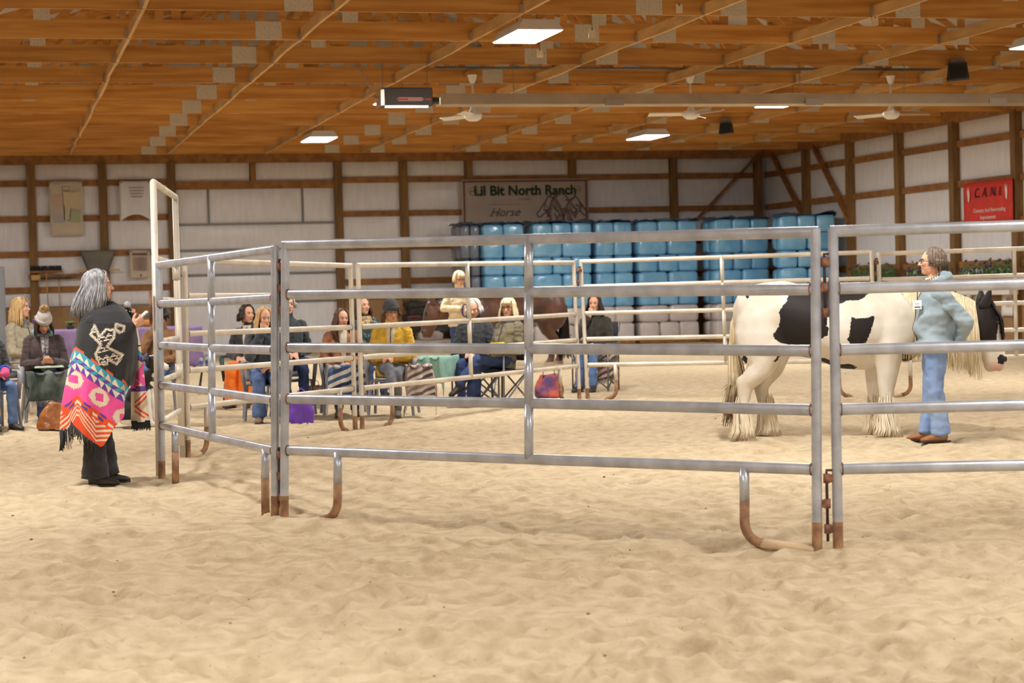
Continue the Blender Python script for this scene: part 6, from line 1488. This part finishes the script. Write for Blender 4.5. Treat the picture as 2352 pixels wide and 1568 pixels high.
def bottle(px, py, label, h=.20, z=0.0, cap_=S(50,80,190)):
    g = G(px, py); g = V((g.x, g.y, z)); root = empty('water_bottle', g); tag(root, label, 'bottle', 'water bottles among the chairs')
    MB().loft([(V((0,0,zz*h)), V((r,0,0)), V((0,r,0))) for zz, r in ((0,.03),(.05,.033),(.4,.031),(.7,.033),(.85,.02),(.93,.013),(.95,.013))], 16).build('bottle', mat('clear_plastic', S(206,214,220), .1, trans=.6), root, smooth=True)
    MB().tube([V((0,0,h*.93)), V((0,0,h))], .016, 12).build('cap', mat('cap_%d' % int(cap_[2]*100), cap_, .5), root, smooth=True)
    MB().tube([V((0,0,h*.3)), V((0,0,h*.6))], .0335, 16, caps=False).build('label_band', mat('label_blue', S(90,110,180), .5), root, smooth=True)
sg = G(470, 905); st = empty('side_table', sg); tag(st, 'small dark folding side table with bottles left of the orange trousers', 'table'); MB().loft([(V((0,0,.36)), V((.20,0,0)), V((0,.20,0))), (V((0,0,.385)), V((.20,0,0)), V((0,.20,0)))], 20).build('tabletop', mBlk, st)
for k in range(3): a = k*2.09; MB().tube([V((.05*math.cos(a),.05*math.sin(a),.36)), V((.17*math.cos(a),.17*math.sin(a),0))], .010, 6).build('leg', mBlk, st)
bottle(464, 905, 'left one of two water bottles on the small dark side table', .18, .385); bottle(478, 903, 'right one of two water bottles on the small dark side table', .19, .385)
bottle(733, 938, 'water bottle with blue cap on the sand by the striped blue blanket', .20)
# small things on the camp chair's side table
tg_ = [o for o in bpy.data.objects if o.name.startswith('camp_chair') and 'side table' in o['label']][0]
tp = tg_.matrix_basis @ V((.10,-.48,.565)); ck = empty('sketch_tin', tp, tg_.rotation_euler.z); tag(ck, 'flat open tin with papers on the camp chair side table', 'tin'); MB().box((0,0,0), (.2,.24,.02)).build('tin', mRail, ck, bevel=.004); MB().box((-.02,.03,.014), (.12,.12,.006)).build('paper', MATS['paper_white'], ck); MB().box((.06,-.07,.016), (.05,.05,.01)).build('red_box', mLogo, ck)

# pile of dark mats and feed bags by the far wall
fp = [(935,1040,790)]
g = WY(985, 790, YB-1.2); g.z = 0; pile = empty('mat_pile', g); tag(pile, 'pile of folded dark mats behind the woman in cream', 'mats'); mDk = mat('dark_mat', S(56,50,46), .8, var=.3, vscale=5)
for i, (dx, z, w, h) in enumerate(((0,.52,1.15,.22),(-.05,.74,1.05,.20),(.05,.93,1.1,.18),(-.1,1.08,.9,.14))):
    mb = MB(); me = remesh(MB().box((dx,0,z), (w,.6,h)), .04, 2, disp=(.06, 4, (1,1,1), i)); link('folded_mat', me, mDk, pile)
for i, (dx, c) in enumerate(((-.42, S(150,50,48)), (.42, S(150,60,56)))): MB().box((dx,-.33,.80), (.28,.02,.03)).build('red_strap', mat('strap_red', c, .7), pile)
for i, (px, z, lab) in enumerate(((958,.12,'lower grey feed bag under the dark mats at left'),(1010,.12,'lower grey feed bag under the dark mats at right'),(985,.33,'upper grey feed bag under the dark mats'))):
    q = WY(px, 790, YB-1.2); fb = empty('feed_bag', (q.x, YB-1.25, z)); tag(fb, lab, 'sack', 'feed bags below the mats'); link('sack', bale(.62,.55,.24,mat('feed_grey', S(168,160,150), .7, var=.15, vscale=5, rnd=.05)), None, fb); MB().box((.0,-.28,.0), (.24,.02,.09)).build('printed_patch', mSkL, fb)

# flower boxes and pinned papers on the right wall
xw = XR-.23; mLeaf = mat('leaf_green2', S(112,146,78), .6, var=.3, vscale=9, col2=S(84,116,60)); mFl = mat('flower_purple', S(92,58,116), .6); mFl2 = mat('flower_pale', S(206,200,190), .6); mBox = mat('planter_white', S(222,216,208), .6)
rf = random.Random(5)
def planter(px0, px1, py, label, n=60, tall=.46):
    a, b = WX(px0, py, xw), WX(px1, py, xw); L = abs(a.y-b.y); root = empty('flower_box', (xw, b.y, a.z)); tag(root, label, 'flower box', 'flower boxes along the right wall')
    MB().box((-.02,L/2,-.12), (.20,L,.20)).build('planter', mBox, root, bevel=.01); MB().box((-.02,L/2,-.025), (.17,L-.04,.02)).build('soil', mDk, root)
    mb = MB(); fm = MB()
    for i in range(int(n*L)):
        y = rf.uniform(.03, L-.03); h = tall*rf.uniform(.35,1); x = rf.uniform(-.08,.04); dx, dy = rf.uniform(-.08,.05), rf.uniform(-.08,.08)
        p = V((x+dx, y+dy, h)); strand(mb, [V((x,y,-.02)), V((x+dx*.5,y+dy*.5,h*.6)), p], .007, .004, 5)
        for k in range(5):
            q = lerp(V((x,y,0)), p, rf.uniform(.2,1)); d = V((rf.uniform(-1,1), rf.uniform(-1,1), rf.uniform(-.2,.7))).normalized()*rf.uniform(.07,.13); sd = d.cross(V((0,0,1))).normalized()*.024
            mb.add([tuple(q), tuple(q+d*.5+sd), tuple(q+d), tuple(q+d*.5-sd)], [(0,1,2,3)])
        if rf.random() < .30: fm.ell(p+V((0,0,.01)), (.028,.028,.024), None, 8, 5)
    mb.build('leaves', mLeaf, root, smooth=False); fm.build('blossoms', mFl, root, smooth=True)
for a, b, lab in ((1960,2060,'flower box on the right wall left of the handler\'s head'), (2085,2185,'flower box on the right wall behind the handler\'s head'), (2208,2330,'flower box on the right wall above the horse\'s ears')): planter(a, b, 652, lab)
def wall_paper(px0, py0, px1, py1, label):
    a, b = WX(px0, py0, XR-.03), WX(px1, py1, XR-.03); root = empty('pinned_paper', (XR-.035, b.y, b.z)); tag(root, label, 'paper', 'papers pinned to the right wall'); L = a.y-b.y; h = a.z-b.z
    MB().grid(lambda u, v: (-.01*math.sin(u*6), L*u+.05*(1-v), h*v), 6, 6).build('sheet', MATS['paper_white'], root, smooth=True, solid=.004)
    for k in range(3): MB().tube([V((-.016,L*(.3+.15*k),h*.75)), V((-.016,L*(.45+.1*k),h*.55)), V((-.016,L*(.35+.15*k),h*.35))], .008, 5).build('pencil_mark', mSkL, root, smooth=True)
wall_paper(2220, 668, 2252, 700, 'white paper pinned low on the right wall behind the horse\'s ears'); wall_paper(2302, 668, 2338, 726, 'white drawing pinned low on the right wall by the rear stile')

# crumbs on the sand
mb = MB(); rc = random.Random(9)
for i in range(110):
    a = math.radians(rc.uniform(0, 29)); R_ = 6.5*(30/6.5)**rc.random(); x, y = R_*math.sin(a), R_*math.cos(a); s = rc.uniform(.003,.008); mb.ell((x, y, sand_z(x, y)*min(1, max(.25, (30-R_)/12))+s*.4), (s*1.6, s*1.2, s*.8), Matrix.Rotation(rc.uniform(0,3), 3, 'Z'), 6, 4)
cr = mb.build('dirt_crumbs', mat('dirt_dark', S(128,104,80), .9), smooth=True); tag(cr, 'small dark crumbs scattered over the pale sand', 'crumbs', kind='stuff')
bpy.data.scenes.remove(TMP)
